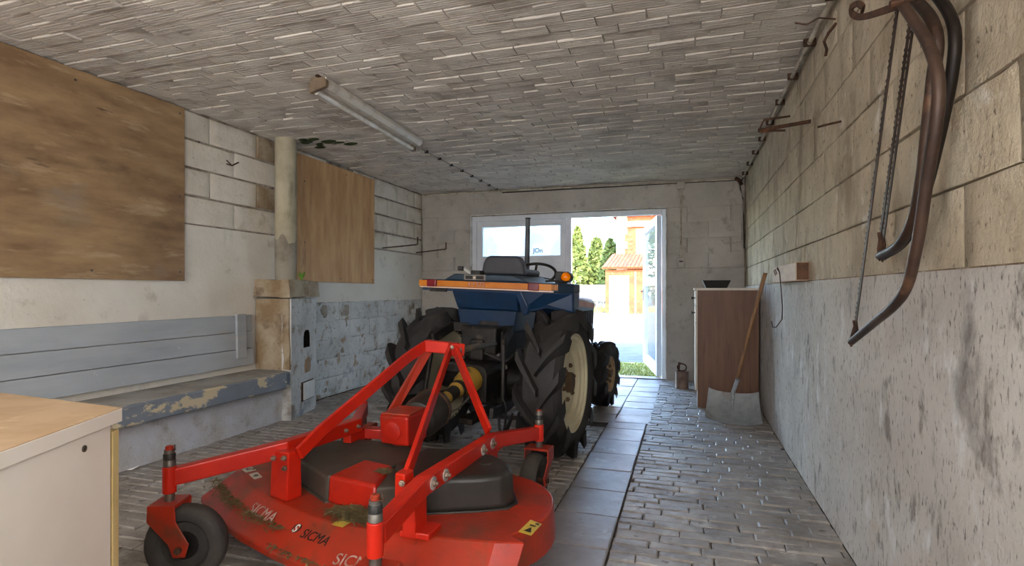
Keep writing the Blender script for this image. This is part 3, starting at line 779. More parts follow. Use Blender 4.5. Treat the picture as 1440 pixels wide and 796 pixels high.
lump('base', [(-3.61, .9), (-3.32, .9), (-3.33, 3.98), (-3.61, 3.98)], [(-3.61, .9), (-3.31, .9), (-3.32, 3.98), (-3.61, 3.98)], 0, .305, base_m, t, .008, 14, 2)
sl = [(-3.60, .9), (-3.195, .9), (-3.195, 3.86), (-3.215, 3.93), (-3.26, 3.965), (-3.60, 3.965)]
MB().prism(sl, .302, .432).build('slab', slab_front, t, bevel=.014, seg=3)
MB().prism([(-3.595, .92), (-3.21, .92), (-3.21, 3.85), (-3.23, 3.92), (-3.28, 3.95), (-3.595, 3.95)], .431, .436).build('seat_top', slab_m, t)
for k in range(3):
    z0 = .478 + k * .143
    MB().hexa([(XL + .012, .9, z0), (XL + .055 - k * .006, .9, z0), (XL + .055 - k * .006, 3.895, z0 + .012), (XL + .012, 3.895, z0 + .012), (XL + .012, .9, z0 + .139), (XL + .049 - k * .006, .9, z0 + .139), (XL + .049 - k * .006, 3.895, z0 + .150), (XL + .012, 3.895, z0 + .150)]).build('plank', blue_paint, t, bevel=.003)
MB().hexa([(-3.568, 3.70, .555), (-3.545, 3.70, .555), (-3.545, 3.80, .555), (-3.568, 3.80, .555), (-3.578, 3.70, .925), (-3.555, 3.70, .925), (-3.555, 3.80, .925), (-3.578, 3.80, .925)]).build('batten', blue_paint, t, bevel=.003)

tag(MB().tube([(XL - .01, 3.66, 2.17), (XL + .05, 3.66, 2.15), (XL + .06, 3.72, 2.19)], .006, 6).tube([(XL + .05, 3.66, 2.15), (XL + .055, 3.60, 2.18)], .005, 6).build('bent_nail', rust), 'bent forked nail in the white blocks between the large board and the pipe', 'nail')
scrap_m = mat('white_scrap', 'e8e6e0', rough=.6, bump=0)
sp_ = at(176, 662, 0)
tag(MB().extrude([(sp_.x, sp_.y, .002), (sp_.x + .03, sp_.y + .02, .003), (sp_.x + .055, sp_.y + .04, .018), (sp_.x + .05, sp_.y + .06, .024), (sp_.x + .02, sp_.y + .035, .006), (sp_.x - .01, sp_.y + .01, .004)], (0, 0, .002)).build('paper_scrap', scrap_m), 'curled white scrap on the floor behind the cream cabinet', 'paper')
# hook rods in the far left corner
for lab, p0, p1, p2 in (('thin iron hook rod on the left wall with upturned end, nearer of the two', (XL - .01, 6.12, 1.654), (-2.97, 5.79, 1.655), (-2.97, 5.79, 1.745)),
                    ('thin iron hook rod standing out at the far corner, beside the window wall', (XL - .01, 7.02, 1.655), (-2.96, 6.56, 1.658), (-2.96, 6.56, 1.745))):
    o = MB().tube([p0, V(p0).lerp(V(p1), .96), p1, p2], .008, 8).build('hook_rod', rust)
    tag(o, lab, 'hook', 'hook rods in the corner')

# ------------------------------------------------------------------ ceiling lamp and its cable
lamp_metal = mat('dusty_lamp_metal', 'd8d0c2', 'a89a86', '6f5a44', sc=7, lo=.5, hi=.75, sc3=9, lo3=.62, hi3=.72, rough=.45, bump=.1)
tube_glass = mat('dusty_lamp_tube', 'eceae4', 'cfc9bd', sc=6, rough=.25, bump=0)
cap_brown = mat('brown_end_cap', '7d6a55', '5f4e3d', sc=8, rough=.6)
A, B = V((-2.25, 3.03, 0)), V((-2.335, 4.56, 0))
d_ = (B - A).normalized(); sd_ = V((d_.y, -d_.x, 0))
t = thing('fluorescent_lamp', 'dusty switched-off fluorescent batten lamp under the tiled ceiling', 'lamp', (-2.29, 3.8, 2.42))
sec = [(-.045, 2.492), (.045, 2.492), (.045, 2.465), (.02, 2.435), (-.02, 2.435), (-.045, 2.465)]
MB().extrude([A + sd_ * x + V((0, 0, z)) for x, z in sec], B - A).build('housing', lamp_metal, t, bevel=.003)
tb = A + sd_ * -.045, B + sd_ * -.045
MB().tube([tb[0] + d_ * .03 + V((0, 0, 2.412)), tb[1] - d_ * .03 + V((0, 0, 2.412))], .0165, 14).build('tube', tube_glass, t, smooth=40)
for s_, e in ((0, A), (1, B)):
    dd = d_ * (.035 if s_ == 0 else -.035)
    c0 = e + (d_ * -.012 if s_ == 0 else d_ * .012)
    if s_ == 0:
        MB().extrude([c0 + sd_ * x + V((0, 0, z)) for x, z in [(-.072, 2.395), (.05, 2.43), (.052, 2.47), (.03, 2.492), (-.06, 2.492), (-.078, 2.44)]], dd).build('end_cap', cap_brown, t, bevel=.006)
    else:
        MB().extrude([c0 + sd_ * x + V((0, 0, z)) for x, z in [(-.066, 2.395), (-.025, 2.395), (-.02, 2.45), (-.066, 2.45)]], dd).build('socket', cap_brown, t, bevel=.004)
MB().box(-2.262, -2.238, 3.0, 3.06, 2.488, 2.501).build('bracket', rust, t)
t = thing('lamp_cable', 'grey cable clipped along the ceiling from the lamp to the door wall', 'cable', (-2.44, 5.8, 2.49))
cable_m = mat('grey_cable', 'b8b0a4', '958c80', sc=10, rough=.6, bump=.1)
MB().tube([(-2.345, 4.56, 2.47), (-2.40, 4.68, 2.486), (-2.445, 4.85, 2.487), (-2.44, 6.0, 2.488), (-2.437, 7.17, 2.486)], .0065, 8).build('sheath', cable_m, t)
clip = MB().box(-.016, .016, -.012, .012, -.012, .012).mesh('clip'); clip.materials.append(dark_steel)
for k in range(8): instance('clip', clip, t, Matrix.Translation((-2.442, 4.95 + k * .3, 2.486)))

# ------------------------------------------------------------------ pale cabinet in the foreground
cream = mat('cream_melamine', 'ebe2d4', 'e6dccd', sc=2, rough=.5, bump=.03)
top_wood = mat('dusty_beige_worktop', 'c8ab8a', 'bb9c79', 'd2b898', sc=6, rough=.65, bump=.2)
yellow_edge = mat('yellowed_door_edge', 'd8c088', 'cbb27a', sc=5, rough=.6, bump=.1)
zt = .78
A, B, C_ = at(0, 635, zt), at(172, 573, zt), at(0, 552, zt)
e = (B - A).normalized(); A2 = A - e * .35; f2 = (C_ - B).normalized()
C2 = B + f2 * .75; D2 = A2 + V((-.55, .1, 0))
t = thing('base_cabinet', 'cream base cabinet with a dusty beige worktop in the near left corner', 'cabinet', ((A + B + C_) / 3).to_tuple()[:2] + (0,))
poly = [A2, B, C2, D2]
def inset(ps, d):
    c = sum(ps, V()) / len(ps)
    return [(p + (c - p).normalized() * d) for p in ps]
MB().prism([(p.x, p.y) for p in poly], zt - .04, zt - .002).build('worktop', cream, t, bevel=.002)
ti = inset(poly, .002)
MB().prism([(p.x, p.y) for p in ti], zt - .004, zt).build('worktop_surface', top_wood, t)
nn = V((e.y, -e.x, 0))
P0, P1 = A2 - nn * .012, B - e * .035 - nn * .012
bp = [P0, P1, P1 + f2 * .68, D2 + V((.03, 0, 0))]
MB().prism([(p.x, p.y) for p in bp], .0, zt - .04).build('side_panel', cream, t, bevel=.002)
Q0 = P1 + e * .003; Q1 = Q0 + e * .030
MB().prism([(p.x, p.y) for p in (Q0 + nn * .004, Q1 + nn * .004, Q1 + f2 * .5, Q0 + f2 * .5)], .10, zt - .062).build('door', yellow_edge, t, bevel=.002)
sc_ = at(118, 631, 0); dd_ = (sc_ - V((0, 0, CAM_H)))
tt = ((P0 - V((0, 0, CAM_H))).dot(nn)) / dd_.dot(nn)
pt = V((0, 0, CAM_H)) + dd_ * tt
screw_m = mat('screw_cap', '5d564c', '8c8375', sc=40, rough=.4, metal=.6, bump=0)
MB().lathe([(.009, -.002), (.009, .003), (.006, .004), (.004, .002), (0, .002)], pt, nn, 16).build('screw', screw_m, t, smooth=40)

# ------------------------------------------------------------------ brown cabinet, tray, shovel, tin by the far right corner
oak = mat('brown_oak_laminate', '73503a', '644430', '553926', sc=7, lo=.42, hi=.62, sc3=10, lo3=.6, hi3=.7, rough=.5, bump=.08, stretch=(3, 3, .22), stretch3=(4, 4, .3))
white_lam = mat('off_white_laminate', 'd6cdbf', 'c9bfb0', sc=3, rough=.5, bump=.04)
t = thing('wood_cabinet', 'brown wood-grain cabinet with pale doors standing in the far right corner', 'cabinet', (.36, 5.85, 0))
cx0, cx1, cy0, cy1, ch_ = .098, .640, 5.62, 6.12, 1.125
MB().box(cx0, cx1, cy0, cy1, .0, ch_).build('body', oak, t, bevel=.002)
MB().box(cx0 - .03, cx1, cy0 - .006, cy1, ch_, ch_ + .022).build('top', white_lam, t, bevel=.002)
for k, (z0, z1) in enumerate(((.985, 1.118), (.835, .978))):
    o = MB().box(cx0 - .022, cx0 - .001, cy0 + .002, cy1 - .002, z0, z1).build('drawer', white_lam, t, bevel=.002)
    MB().lathe([(.006, 0), (.006, .02), (.015, .026), (.015, .034), (0, .036)], (cx0 - .022, cy0 + .08, (z0 + z1) / 2), (-1, 0, 0), 14).build('knob', dark_steel, o, smooth=40)
o = MB().box(cx0 - .022, cx0 - .001, cy0 + .002, cy1 - .002, .16, .828).build('door', white_lam, t, bevel=.002)
t = thing('tray', 'black tapered plastic tray on top of the brown cabinet', 'tray', (.26, 5.8, ch_ + .022))
z0 = ch_ + .022
mb = MB()
tc_ = V((.275, 5.86, 0))
def ring(w, d, z): return [(tc_.x - w, tc_.y - d, z), (tc_.x + w, tc_.y - d, z), (tc_.x + w, tc_.y + d, z), (tc_.x - w, tc_.y + d, z)]
vs = ring(.095, .13, z0) + ring(.128, .165, z0 + .075) + ring(.118, .155, z0 + .075) + ring(.09, .12, z0 + .008)
mb.add(vs, [(3, 2, 1, 0)] + [(a * 4 + i, a * 4 + (i + 1) % 4, a * 4 + 4 + (i + 1) % 4, a * 4 + 4 + i) for a in range(3) for i in range(4)] + [(12, 13, 14, 15)])
mb.build('shell', black_plastic, t, bevel=.002)

wood_handle = mat('worn_wooden_handle', '8d6744', '765438', '9f7c56', sc=5, rough=.6, bump=.2, stretch=(6, 6, .5))
zinc = mat('galvanised_sheet', 'b9bec1', '9da2a6', '9a8a78', sc=6, sc3=7, lo3=.6, hi3=.72, rough=.38, metal=.55, bump=.15)
t = thing('shovel', 'metal snow shovel with a worn wooden handle leaning against the right wall', 'shovel', (.37, 5.02, 0))
def bl(i, j):
    """blade surface: i across, j from the lip up to the socket edge"""
    a = V((.145, 5.06, .006)).lerp(V((.588, 4.95, .006)), i)
    b = V((.185, 5.28, .225)).lerp(V((.585, 5.17, .225)), i)
    p = a.lerp(b, j)
    lift = (abs(i - .5) * 2) ** 3 * .05
    p += V((0, -.7, .7)) * lift + V((0, .5, -.35)) * (.22 * j * (1 - j))
    p += V((-.15, -.95, .1)) * (.035 * math.sin(math.pi * i) * (1 - j))
    p.z = max(p.z, .004)
    return p
mb = MB(); nu, nv = 14, 10
vs = [bl(i / nu, j / nv) for j in range(nv + 1) for i in range(nu + 1)]
vs2 = [p + V((0, .004, -.004)) for p in vs]
k = len(vs)
fs = [(j * (nu + 1) + i, j * (nu + 1) + i + 1, (j + 1) * (nu + 1) + i + 1, (j + 1) * (nu + 1) + i) for j in range(nv) for i in range(nu)]
mb.add(vs + [V((p.x, p.y, max(.001, p.z))) for p in vs2], fs + [tuple(x + k for x in f[::-1]) for f in fs])
mb.build('blade', zinc, t, smooth=60)
s0, s1, s2 = bl(.5, .40) + V((0, -.006, .006)), bl(.5, .98) + V((0, -.012, .012)), V((.418, 5.13, .36))
MB().tube([s0, bl(.5, .7) + V((0, -.012, .01)), s1, s2], .017, 10, scale=[.25, .8, 1, 1.05]).build('socket', zinc, t, smooth=60)
MB().tube([s1.lerp(s2, .5), s2.lerp(V((.625, 5.065, 1.27)), .5) + V((-.006, 0, 0)), V((.625, 5.065, 1.27))], .0165, 12, scale=[.9, 1, 1.1]).build('handle', wood_handle, t, smooth=50)

tin_m = mat('rusty_tin', '8a7263', '6f584a', '5d4538', sc=7, rough=.6, metal=.3, bump=.3)
t = thing('tin_can', 'small rusty tin with an iron ring on top, by the door jamb', 'can', (-.055, 6.66, 0))
MB().lathe([(.072, 0), (.074, .004), (.072, .01), (.072, .19), (.074, .2), (.068, .2), (.066, .185), (0, .185)], (-.055, 6.66, 0), n=24).build('body', tin_m, t, smooth=40)
MB().tube([(-.055 + .05 * math.cos(a), 6.63 + .012 * math.sin(a), .245 + .04 * math.sin(a)) for a in [k * math.pi / 10 for k in range(20)]], .0075, 8, True).build('ring', rust, t, smooth=40)
MB().tube([(-.09, 6.65, .19), (-.085, 6.66, .30), (-.06, 6.66, .28)], .012, 8).build('lug', rust, t)

# ------------------------------------------------------------------ right wall: plank, wires, conduits, hooks, switch
t = thing('wall_plank', 'short pale plank on the right wall ledge with a dangling wire hook', 'plank', (.63, 4.0, 1.178))
plank_m = mat('pale_deal', 'c9a888', 'b8957a', sc=6, rough=.7, bump=.15, stretch=(1, 1, 4))
plank_end = mat('brown_end_grain', '5f412d', '4c3424', sc=14, rough=.8)
MB().box(.602, XR + .012, 3.56, 4.46, 1.179, 1.287).build('board', plank_m, t, bevel=.002)
MB().box(.606, XR + .008, 3.553, 3.561, 1.184, 1.283).build('end_grain', plank_end, t)
wire_pts = [(.598, 4.12, 1.245), (.585, 4.14, 1.27), (.58, 4.08, 1.275), (.583, 4.02, 1.24), (.588, 4.0, 1.15), (.60, 4.02, 1.02), (.61, 4.10, .93), (.60, 4.28, .865), (.585, 4.34, .86), (.585, 4.40, .90)]
MB().tube(wire_pts, .0035, 6).build('wire', rust, t)
MB().tube([(.598, 4.30, 1.23), (.585, 4.28, 1.26), (.583, 4.2, 1.265), (.586, 4.16, 1.235)], .0035, 6).build('wire', rust, t)

cond = mat('painted_conduit', 'bfb6a4', '9a8f7d', '6b5a48', sc=8, rough=.6, sc3=11, lo3=.6, hi3=.7)
t = thing('wall_conduit', 'painted conduit clipped along the corner of ceiling and right wall', 'conduit', (.63, 4, 2.46))
MB().tube([(.632, YB + .02, 2.462)] + [(.632 + .004 * math.sin(k), YB + .5 + k * .5, 2.462) for k in range(17)] + [(.632, 7.14, 2.455)], .013, 10).build('tube', cond, t, smooth=50)
cl2 = MB().box(-.03, .03, -.008, .008, -.02, .02).mesh('clip'); cl2.materials.append(rust)
for k in range(11): instance('clip', cl2, t, Matrix.Translation((.634, 1.85 + k * .5, 2.466)))
t = thing('door_wall_conduit', 'dark conduit along the top of the door wall with a junction box', 'conduit', (-1.4, 7.16, 2.46))
MB().tube([(-3.58, 7.165, 2.478), (-2.4, 7.165, 2.482), (-1.2, 7.165, 2.472), (-.4, 7.165, 2.468), (.56, 7.165, 2.462)], .011, 8).build('tube', cond, t)
MB().tube([(-2.4, 7.172, 2.458), (-1.0, 7.172, 2.455), (.1, 7.172, 2.455), (.6, 7.172, 2.45)], .007, 8).build('cable', dark_steel, t)
MB().box(-.115, -.025, 7.13, 7.19, 2.375, 2.465).build('junction_box', wash_far, t, bevel=.008)
t = thing('light_switch', 'old wall switch with its conduit, right of the door frame', 'switch', (-.067, 7.17, 1.43))
MB().tube([(-.07, 7.172, 2.372), (-.07, 7.172, 1.53)], .0095, 8).build('tube', cond, t, smooth=50)
MB().box(-.115, -.02, 7.135, 7.192, 1.40, 1.53).build('box', wash_far, t, bevel=.012)
MB().box(-.09, -.045, 7.122, 7.137, 1.475, 1.49).build('lever', black_plastic, t, bevel=.002)
t = thing('corner_cables', 'bundle of old cables hanging in the far right corner', 'cable', (.62, 7.1, 2.3))
for k, pts in enumerate(([(.62, 7.15, 2.46), (.60, 7.13, 2.38), (.635, 7.14, 2.28), (.63, 7.15, 1.95), (.62, 7.14, 1.68), (.645, 7.10, 1.60)],
                         [(.57, 7.15, 2.45), (.59, 7.12, 2.34), (.645, 7.10, 2.22), (.648, 7.12, 1.8), (.63, 7.14, 1.71), (.5, 7.165, 1.70), (.43, 7.15, 1.69), (.40, 7.14, 1.73)],
                         [(.63, 7.0, 2.45), (.60, 7.08, 2.40), (.61, 7.13, 2.33), (.64, 7.12, 2.2), (.646, 7.08, 1.62)])):
    MB().tube(pts, .006, 8).build('cable', cable_m if k != 2 else dark_steel, t, smooth=60)
MB().tube([(.56, 7.15, 2.47), (.60, 7.11, 2.43), (.62, 7.12, 2.38)], .022, 8).build('junction', rust, t)

def hook(name, label, parts, r=.008):
    t = thing(name, label, 'hook', parts[0][0])
    for i, p in enumerate(parts): MB().tube(p, r if i == 0 else r * .55, 8).build('rod' if i == 0 else 'wire', rust, t)
    return t
hook('iron_peg', 'rusty iron peg standing out of the right wall under the conduit', [[(.68, 3.52, 2.085), (.395, 3.50, 2.05)], [(.40, 3.5, 2.05), (.42, 3.47, 2.10), (.56, 3.49, 2.115)], [(.41, 3.5, 2.04), (.47, 3.45, 2.03), (.53, 3.45, 2.025)]], .011)
hook('wire_hook', 'twisted rusty wire hook below the conduit near the ceiling', [[(.67, 2.95, 2.38), (.64, 2.95, 2.34), (.62, 2.95, 2.30), (.635, 2.97, 2.27), (.63, 2.97, 2.24)], [(.50, 2.98, 2.42), (.55, 2.97, 2.40), (.60, 2.96, 2.42), (.67, 2.95, 2.40)]], .007)
hook('wall_nail', 'bent nail with a wire stub in the middle of the right wall blocks', [[(.675, 2.85, 1.89), (.60, 2.86, 1.88), (.585, 2.9, 1.885)]], .005)

# ------------------------------------------------------------------ bow saws hanging on the right wall
saw_wood = mat('dark_saw_tube', '4a372c', '33261f', '664b39', sc=7, rough=.5, metal=.35, bump=.25)
saw_dark = mat('black_saw_tube', '2d231e', '211a16', sc=7, rough=.5, metal=.4, bump=.25)
blade_m = mat('rusty_blade', '4a3830', '33261f', sc=20, rough=.6, metal=.5, bump=.2)
def smooth_path(pts, n=5):
    out = []
    P = [V(p) for p in pts]; P = [P[0] * 2 - P[1]] + P + [P[-1] * 2 - P[-2]]
    for i in range(1, len(P) - 2):
        for k in range(n):
            t_ = k / n
            a, b, c, d = P[i - 1], P[i], P[i + 1], P[i + 2]
            out.append(.5 * ((2 * b) + (c - a) * t_ + (2 * a - 5 * b + 4 * c - d) * t_ ** 2 + (3 * b - a - 3 * c + d) * t_ ** 3))
    out.append(P[-2]); return out
def onx(px, py, X):
    u, w = (px - 720) / F_PX, (409 - py) / F_PX
    s_, c_ = math.sin(YAW), math.cos(YAW)
    k = X / (-s_ + u * c_)
    return V((X, (c_ + u * s_) * k, CAM_H + w * k))
def saw(label, X, frame_px, blade_px, r, m, teeth, tip=True):
    pts = [onx(x, y, X) for x, y in frame_px]
    t = thing('bow_saw', label, 'saw', tuple(pts[0]), 0, 'bow saws on the right wall')
    path = smooth_path(pts)
    n = len(path)
    MB().tube(path, r, 12, scale=[.92 + .16 * math.sin(math.pi * i / (n - 1)) for i in range(n)]).build('frame', m, t, smooth=60)
    if blade_px:
        a, b = onx(*blade_px[0], X), onx(*blade_px[1], X)
        d = (b - a); L_ = d.length; d.normalize()
        e = V((0, -1, 0)); e = (e - d * e.dot(d)).normalized() * -1
        w = .018
        prof = [a - e * w * .5]
        k = int(L_ / .016)
        prof2 = []
        for i in range(k):
            p = a + d * (L_ * (i + .5) / k)
            dep = .006 if i % 5 else .011
            prof2 += [p - d * .007 + e * (w * .35), p - d * .001 + e * (w * .35 + .006), p + d * .003 + e * (w * .35 - (dep - .004))]
        mb = MB()
        th = V((.0015, 0, 0))
        # blade body and separate teeth
        mb.hexa([a - e * w * .5 - th, b - e * w * .5 - th, b + e * w * .35 - th, a + e * w * .35 - th, a - e * w * .5 + th, b - e * w * .5 + th, b + e * w * .35 + th, a + e * w * .35 + th])
        for i in range(k):
            if i % 5 == 4: continue
            p = a + d * (L_ * (i + .5) / k) + e * (w * .33)
            q_ = [p - d * .006, p + d * .006, p + d * .001 + e * .009]
            mb.extrude([x - th for x in q_], th * 2)
        mb.build('blade', blade_m, t)
        ea = path[-1]
        MB().tube([b + V((0, 0, .03)), b - d * .0 + V((.004, 0, 0)), ea.lerp(b, .3), ea], .007, 8).build('pin', rust, t)
        c = ea
        MB().tube([b + (b - a).normalized() * -.025, b.lerp(c, .5) + V((0, .014, 0)), c + V((0, 0, -.012)), b.lerp(c, .5) + V((0, -.012, 0))], .004, 6, True).build('blade_link', rust, t)
    return t
f1 = [(1232, -60), (1250, -22), (1269, 6), (1297, 47), (1313, 82), (1320, 119), (1317, 170), (1304, 251), (1295, 314), (1288, 352), (1276, 402), (1257, 430), (1228, 455), (1197, 481)]
saw('large bow saw with the lowest tip, in front of the others on the right wall', .50, f1, ((1262, 12), (1202, 464)), .0118, saw_wood, 1)
f2 = [(1240, -70), (1266, -30), (1288, 0), (1310, 28), (1318, 62), (1312, 110), (1303, 190), (1296, 250), (1284, 308), (1264, 344), (1237, 360)]
saw('smaller bow saw whose curved end hangs just above the ledge line', .575, f2, ((1281, 20), (1237, 340)), .0135, saw_wood, 1)
f3 = [(1250, -75), (1285, -40), (1318, -5), (1336, 22), (1343, 52), (1340, 95), (1330, 150), (1318, 205), (1304, 262), (1288, 312), (1268, 344), (1241, 362)]
saw('darkest bow saw nearest the wall, behind the two lighter frames', .615, f3, ((1286, 22), (1241, 345)), .0130, saw_dark, 1)
t = thing('saw_bracket', 'rusty iron bracket with a curled end from which the saws hang', 'bracket', (.6, 1.8, 1.93))
pb = [onx(1272, 4, .50), onx(1240, 16, .50), onx(1212, 24, .50), onx(1199, 20, .50), onx(1197, 11, .50), onx(1206, 5, .50), onx(1213, 10, .50), onx(1212, 16, .51)]
MB().sweep(smooth_path(pb, 4), [(-.009, -.004), (.009, -.004), (.009, .004), (-.009, .004)], up=(1, 0, 0)).build('bar', rust, t, smooth=40)
pk = [onx(1272, 4, .50) + V((0, 0, 0)), V((.56, 1.66, 1.955)), V((.675, 1.62, 1.985))]
MB().tube([V((.675, pk[0].y, pk[0].z + .03)), pk[0] + V((.03, 0, .012)), pk[0] + V((-.03, 0, 0))], .009, 8).build('peg', rust, t)
for zt_, yy in ((2.16, 1.62), (2.20, 1.55)):
    MB().tube([(.68, yy, zt_ - .03), (.47, yy, zt_ - .055), (.455, yy, zt_ - .03)], .010, 8).build('peg', rust, t)
MB().tube([onx(1268, 2, .50), (.50, 1.60, 2.05), (.52, 1.60, 2.12)], .004, 6).build('wire', rust, t)

# ------------------------------------------------------------------ tractor
blue = mat('tractor_blue', '0f2c4a', '0d2640', '172f49', sc=3, rough=.34, bump=.05, spec=.5, obj_space=True, rough_var=.1)
blue_dusty = mat('dusty_tractor_blue', '172a3b', '233443', '142838', sc=4, rough=.40, bump=.05, obj_space=True)
orange = mat('orange_stripe', 'c07414', 'b8660f', 'a65414', sc=5, rough=.4, bump=0, obj_space=True)
red_lens = mat('red_reflector', '7a1220', '600c18', sc=14, rough=.25, bump=.2, bsc=200)
amber = mat('amber_lens', 'ff8a00', 'f07000', sc=14, rough=.15, bump=.2, bsc=120)
white_line = mat('pale_line', 'd9b8a4', rough=.5, bump=0)
rubber = mat('tyre_rubber', '302d2b', '252322', '4d463e', sc=5, lo=.4, hi=.65, sc3=4, lo3=.56, hi3=.80, rough=.7, bump=.25, bsc=60, obj_space=True)
rim_cream = mat('cream_rim', 'd3c8a8', 'c0b391', '7c5f40', sc=4, lo=.45, hi=.7, sc3=8, lo3=.66, hi3=.74, rough=.45, bump=.08, obj_space=True)
rim_brown = mat('rusty_cream_rim', 'a98a62', '8a6a48', '5f432c', sc=5, rough=.6, bump=.2, obj_space=True)
hub_brown = mat('brown_hub', '6a5138', '4f3b28', sc=9, rough=.6, metal=.2, bump=.2)
seat_m = mat('charcoal_vinyl', '3a3a3e', '2f2f33', sc=5, rough=.5, bump=.15, bsc=120)
plate_m = mat('grey_plate', '8d8780', '7a746d', sc=6, rough=.4, metal=.4, bump=0)
salmon = mat('sunlit_orange_stripe', 'b4643c', 'c07a50', sc=4, rough=.5, bump=0)  # orange side stripe, its sunlit salmon tint put into the colour

TR_LOC, TR_RZ = (-1.31, 3.75, 0), R(-5)
tr = thing('tractor', 'small blue tractor with orange rear stripe and big lugged tyres facing the open door', 'tractor', TR_LOC, TR_RZ)
ROLL = Matrix.Translation((0, 0, .5)) @ Matrix.Rotation(R(2.2), 4, 'Y') @ Matrix.Translation((0, 0, -.5))
def TB(): return MB(ROLL)
def tb(mb, name, m, parent=None, **k): return mb.build(name, m, parent or tr, local=True, **k)

def tyre(R_, w, rim_r, lug_h, nl, side):
    """tyre and lugs about the x axis at the origin"""
    mb = MB()
    rc = R_ - lug_h
    prof = [(rim_r, -w * .40), (rim_r + .02, -w * .46), ((rim_r + rc) / 2, -w * .52), (rc - .035, -w * .48), (rc - .008, -w * .36), (rc, 0),
            (rc - .008, w * .36), (rc - .035, w * .48), ((rim_r + rc) / 2, w * .52), (rim_r + .02, w * .46), (rim_r, w * .40), (rim_r - .012, 0)]
    mb.lathe(prof, (0, 0, 0), (1, 0, 0), 48, closed=True)
    for s_ in (-1, 1):
        for k in range(nl):
            th0 = 2 * math.pi * (k + (.5 if s_ > 0 else 0)) / nl
            secs = []
            for t_, x_, top, bot, hw in ((0, -.03, R_, rc - .02, .024), (.3, .20, R_ + .0, rc - .02, .030), (.62, .42, R_ - .003, rc - .03, .040), (.85, .545, R_ - .014, rc - .05, .048), (1, .575, R_ - .062, rc - .075, .044)):
                th = th0 + (t_ ** .85) * 1.02 * (math.pi * 2 / nl) * 1.05
                x = s_ * x_ * w
                da, db = hw / R_ * .75, hw / R_ * 1.35
                secs.append([(x, top * math.sin(th - da), top * math.cos(th - da)), (x, top * math.sin(th + da), top * math.cos(th + da)),
                             (x, bot * math.sin(th + db), bot * math.cos(th + db)), (x, bot * math.sin(th - db), bot * math.cos(th - db))])
            vs = [p for q_ in secs for p in q_]
            fs = [(0, 1, 2, 3)]
            for i in range(len(secs) - 1):
                for j in range(4): fs.append((i * 4 + j, i * 4 + (j + 1) % 4, i * 4 + 4 + (j + 1) % 4, i * 4 + 4 + j))
            e_ = (len(secs) - 1) * 4
            fs.append((e_ + 3, e_ + 2, e_ + 1, e_))
            mb.add(vs, fs)
    return mb
def wheel(name, x, y, R_, w, rim_r, lug_h, nl, side, rim_m, nb, br, steer=0.0):
    M = Matrix.Translation((x, y, R_)) @ Matrix.Rotation(steer, 4, 'Z')
    rim = MB(M)
    s_ = side; fl = w * .42
    dx = .034 if R_ > .4 else .022
    rim.lathe([(rim_r + .006, s_ * fl), (rim_r - .006, s_ * (fl - .003)), (rim_r - .012, s_ * (fl - .014)), (rim_r - .030, s_ * (fl - .020)), (rim_r - .038, s_ * (fl - .036)), (rim_r - .070 * rim_r / .325, s_ * (fl - .042)), (rim_r * .74, s_ * (dx + .010)), (rim_r * .66, s_ * (dx + .010)), (rim_r * .58, s_ * (dx + .026)), (rim_r * .36, s_ * (dx + .028)), (0, s_ * (dx + .028)),
               (0, s_ * (dx + .018)), (rim_r * .56, s_ * (dx + .016)), (rim_r * .64, s_ * dx), (rim_r * .76, s_ * (dx - .004)), (rim_r - .06, s_ * -.02), (rim_r - .02, s_ * -(fl - .03)), (rim_r + .006, s_ * -fl), (rim_r + .014, s_ * -fl), (rim_r - .01, s_ * -(fl - .02)), (rim_r - .035, 0), (rim_r - .01, s_ * (fl - .02)), (rim_r + .014, s_ * fl)],
              (0, 0, 0), (1, 0, 0), 40, closed=True)
    o = tb(rim, name, rim_m, smooth=35)
    ty = tyre(R_, w, rim_r, lug_h, nl, side); ty.T = None
    mb = MB(M); mb.add(ty.v, ty.f)
    tb(mb, 'tyre', rubber, o, smooth=28)
    hb_ = MB(M); hb_.lathe([(rim_r * .215, 0), (rim_r * .21, s_ * .03), (rim_r * .19, s_ * .036), (0, s_ * .038)], (s_ * (dx + .026), 0, 0), (1, 0, 0), 24)
    tb(hb_, 'hub', hub_brown, o, smooth=35)
    for k in range(nb):
        a = 2 * math.pi * k / nb + .3
        bo = MB(M); bo.lathe([(.016, 0), (.016, s_ * .018), (.009, s_ * .020), (0, s_ * .028)], (s_ * (dx + .027), br * math.sin(a), br * math.cos(a)), (1, 0, 0), 6)
        tb(bo, 'wheel_nut', hub_brown, o)
    return o
wheel('rear_wheel', .48, 0, .50, .27, .325, .055, 12, 1, rim_cream, 6, .115)
wheel('rear_wheel', -.48, 0, .50, .27, .325, .055, 12, -1, rim_cream, 6, .115)
wheel('front_wheel', .385, 1.72, .315, .17, .165, .035, 11, 1, rim_brown, 5, .075, R(-3))
wheel('front_wheel', -.385, 1.72, .315, .17, .165, .035, 11, -1, rim_brown, 5, .075, R(-3))

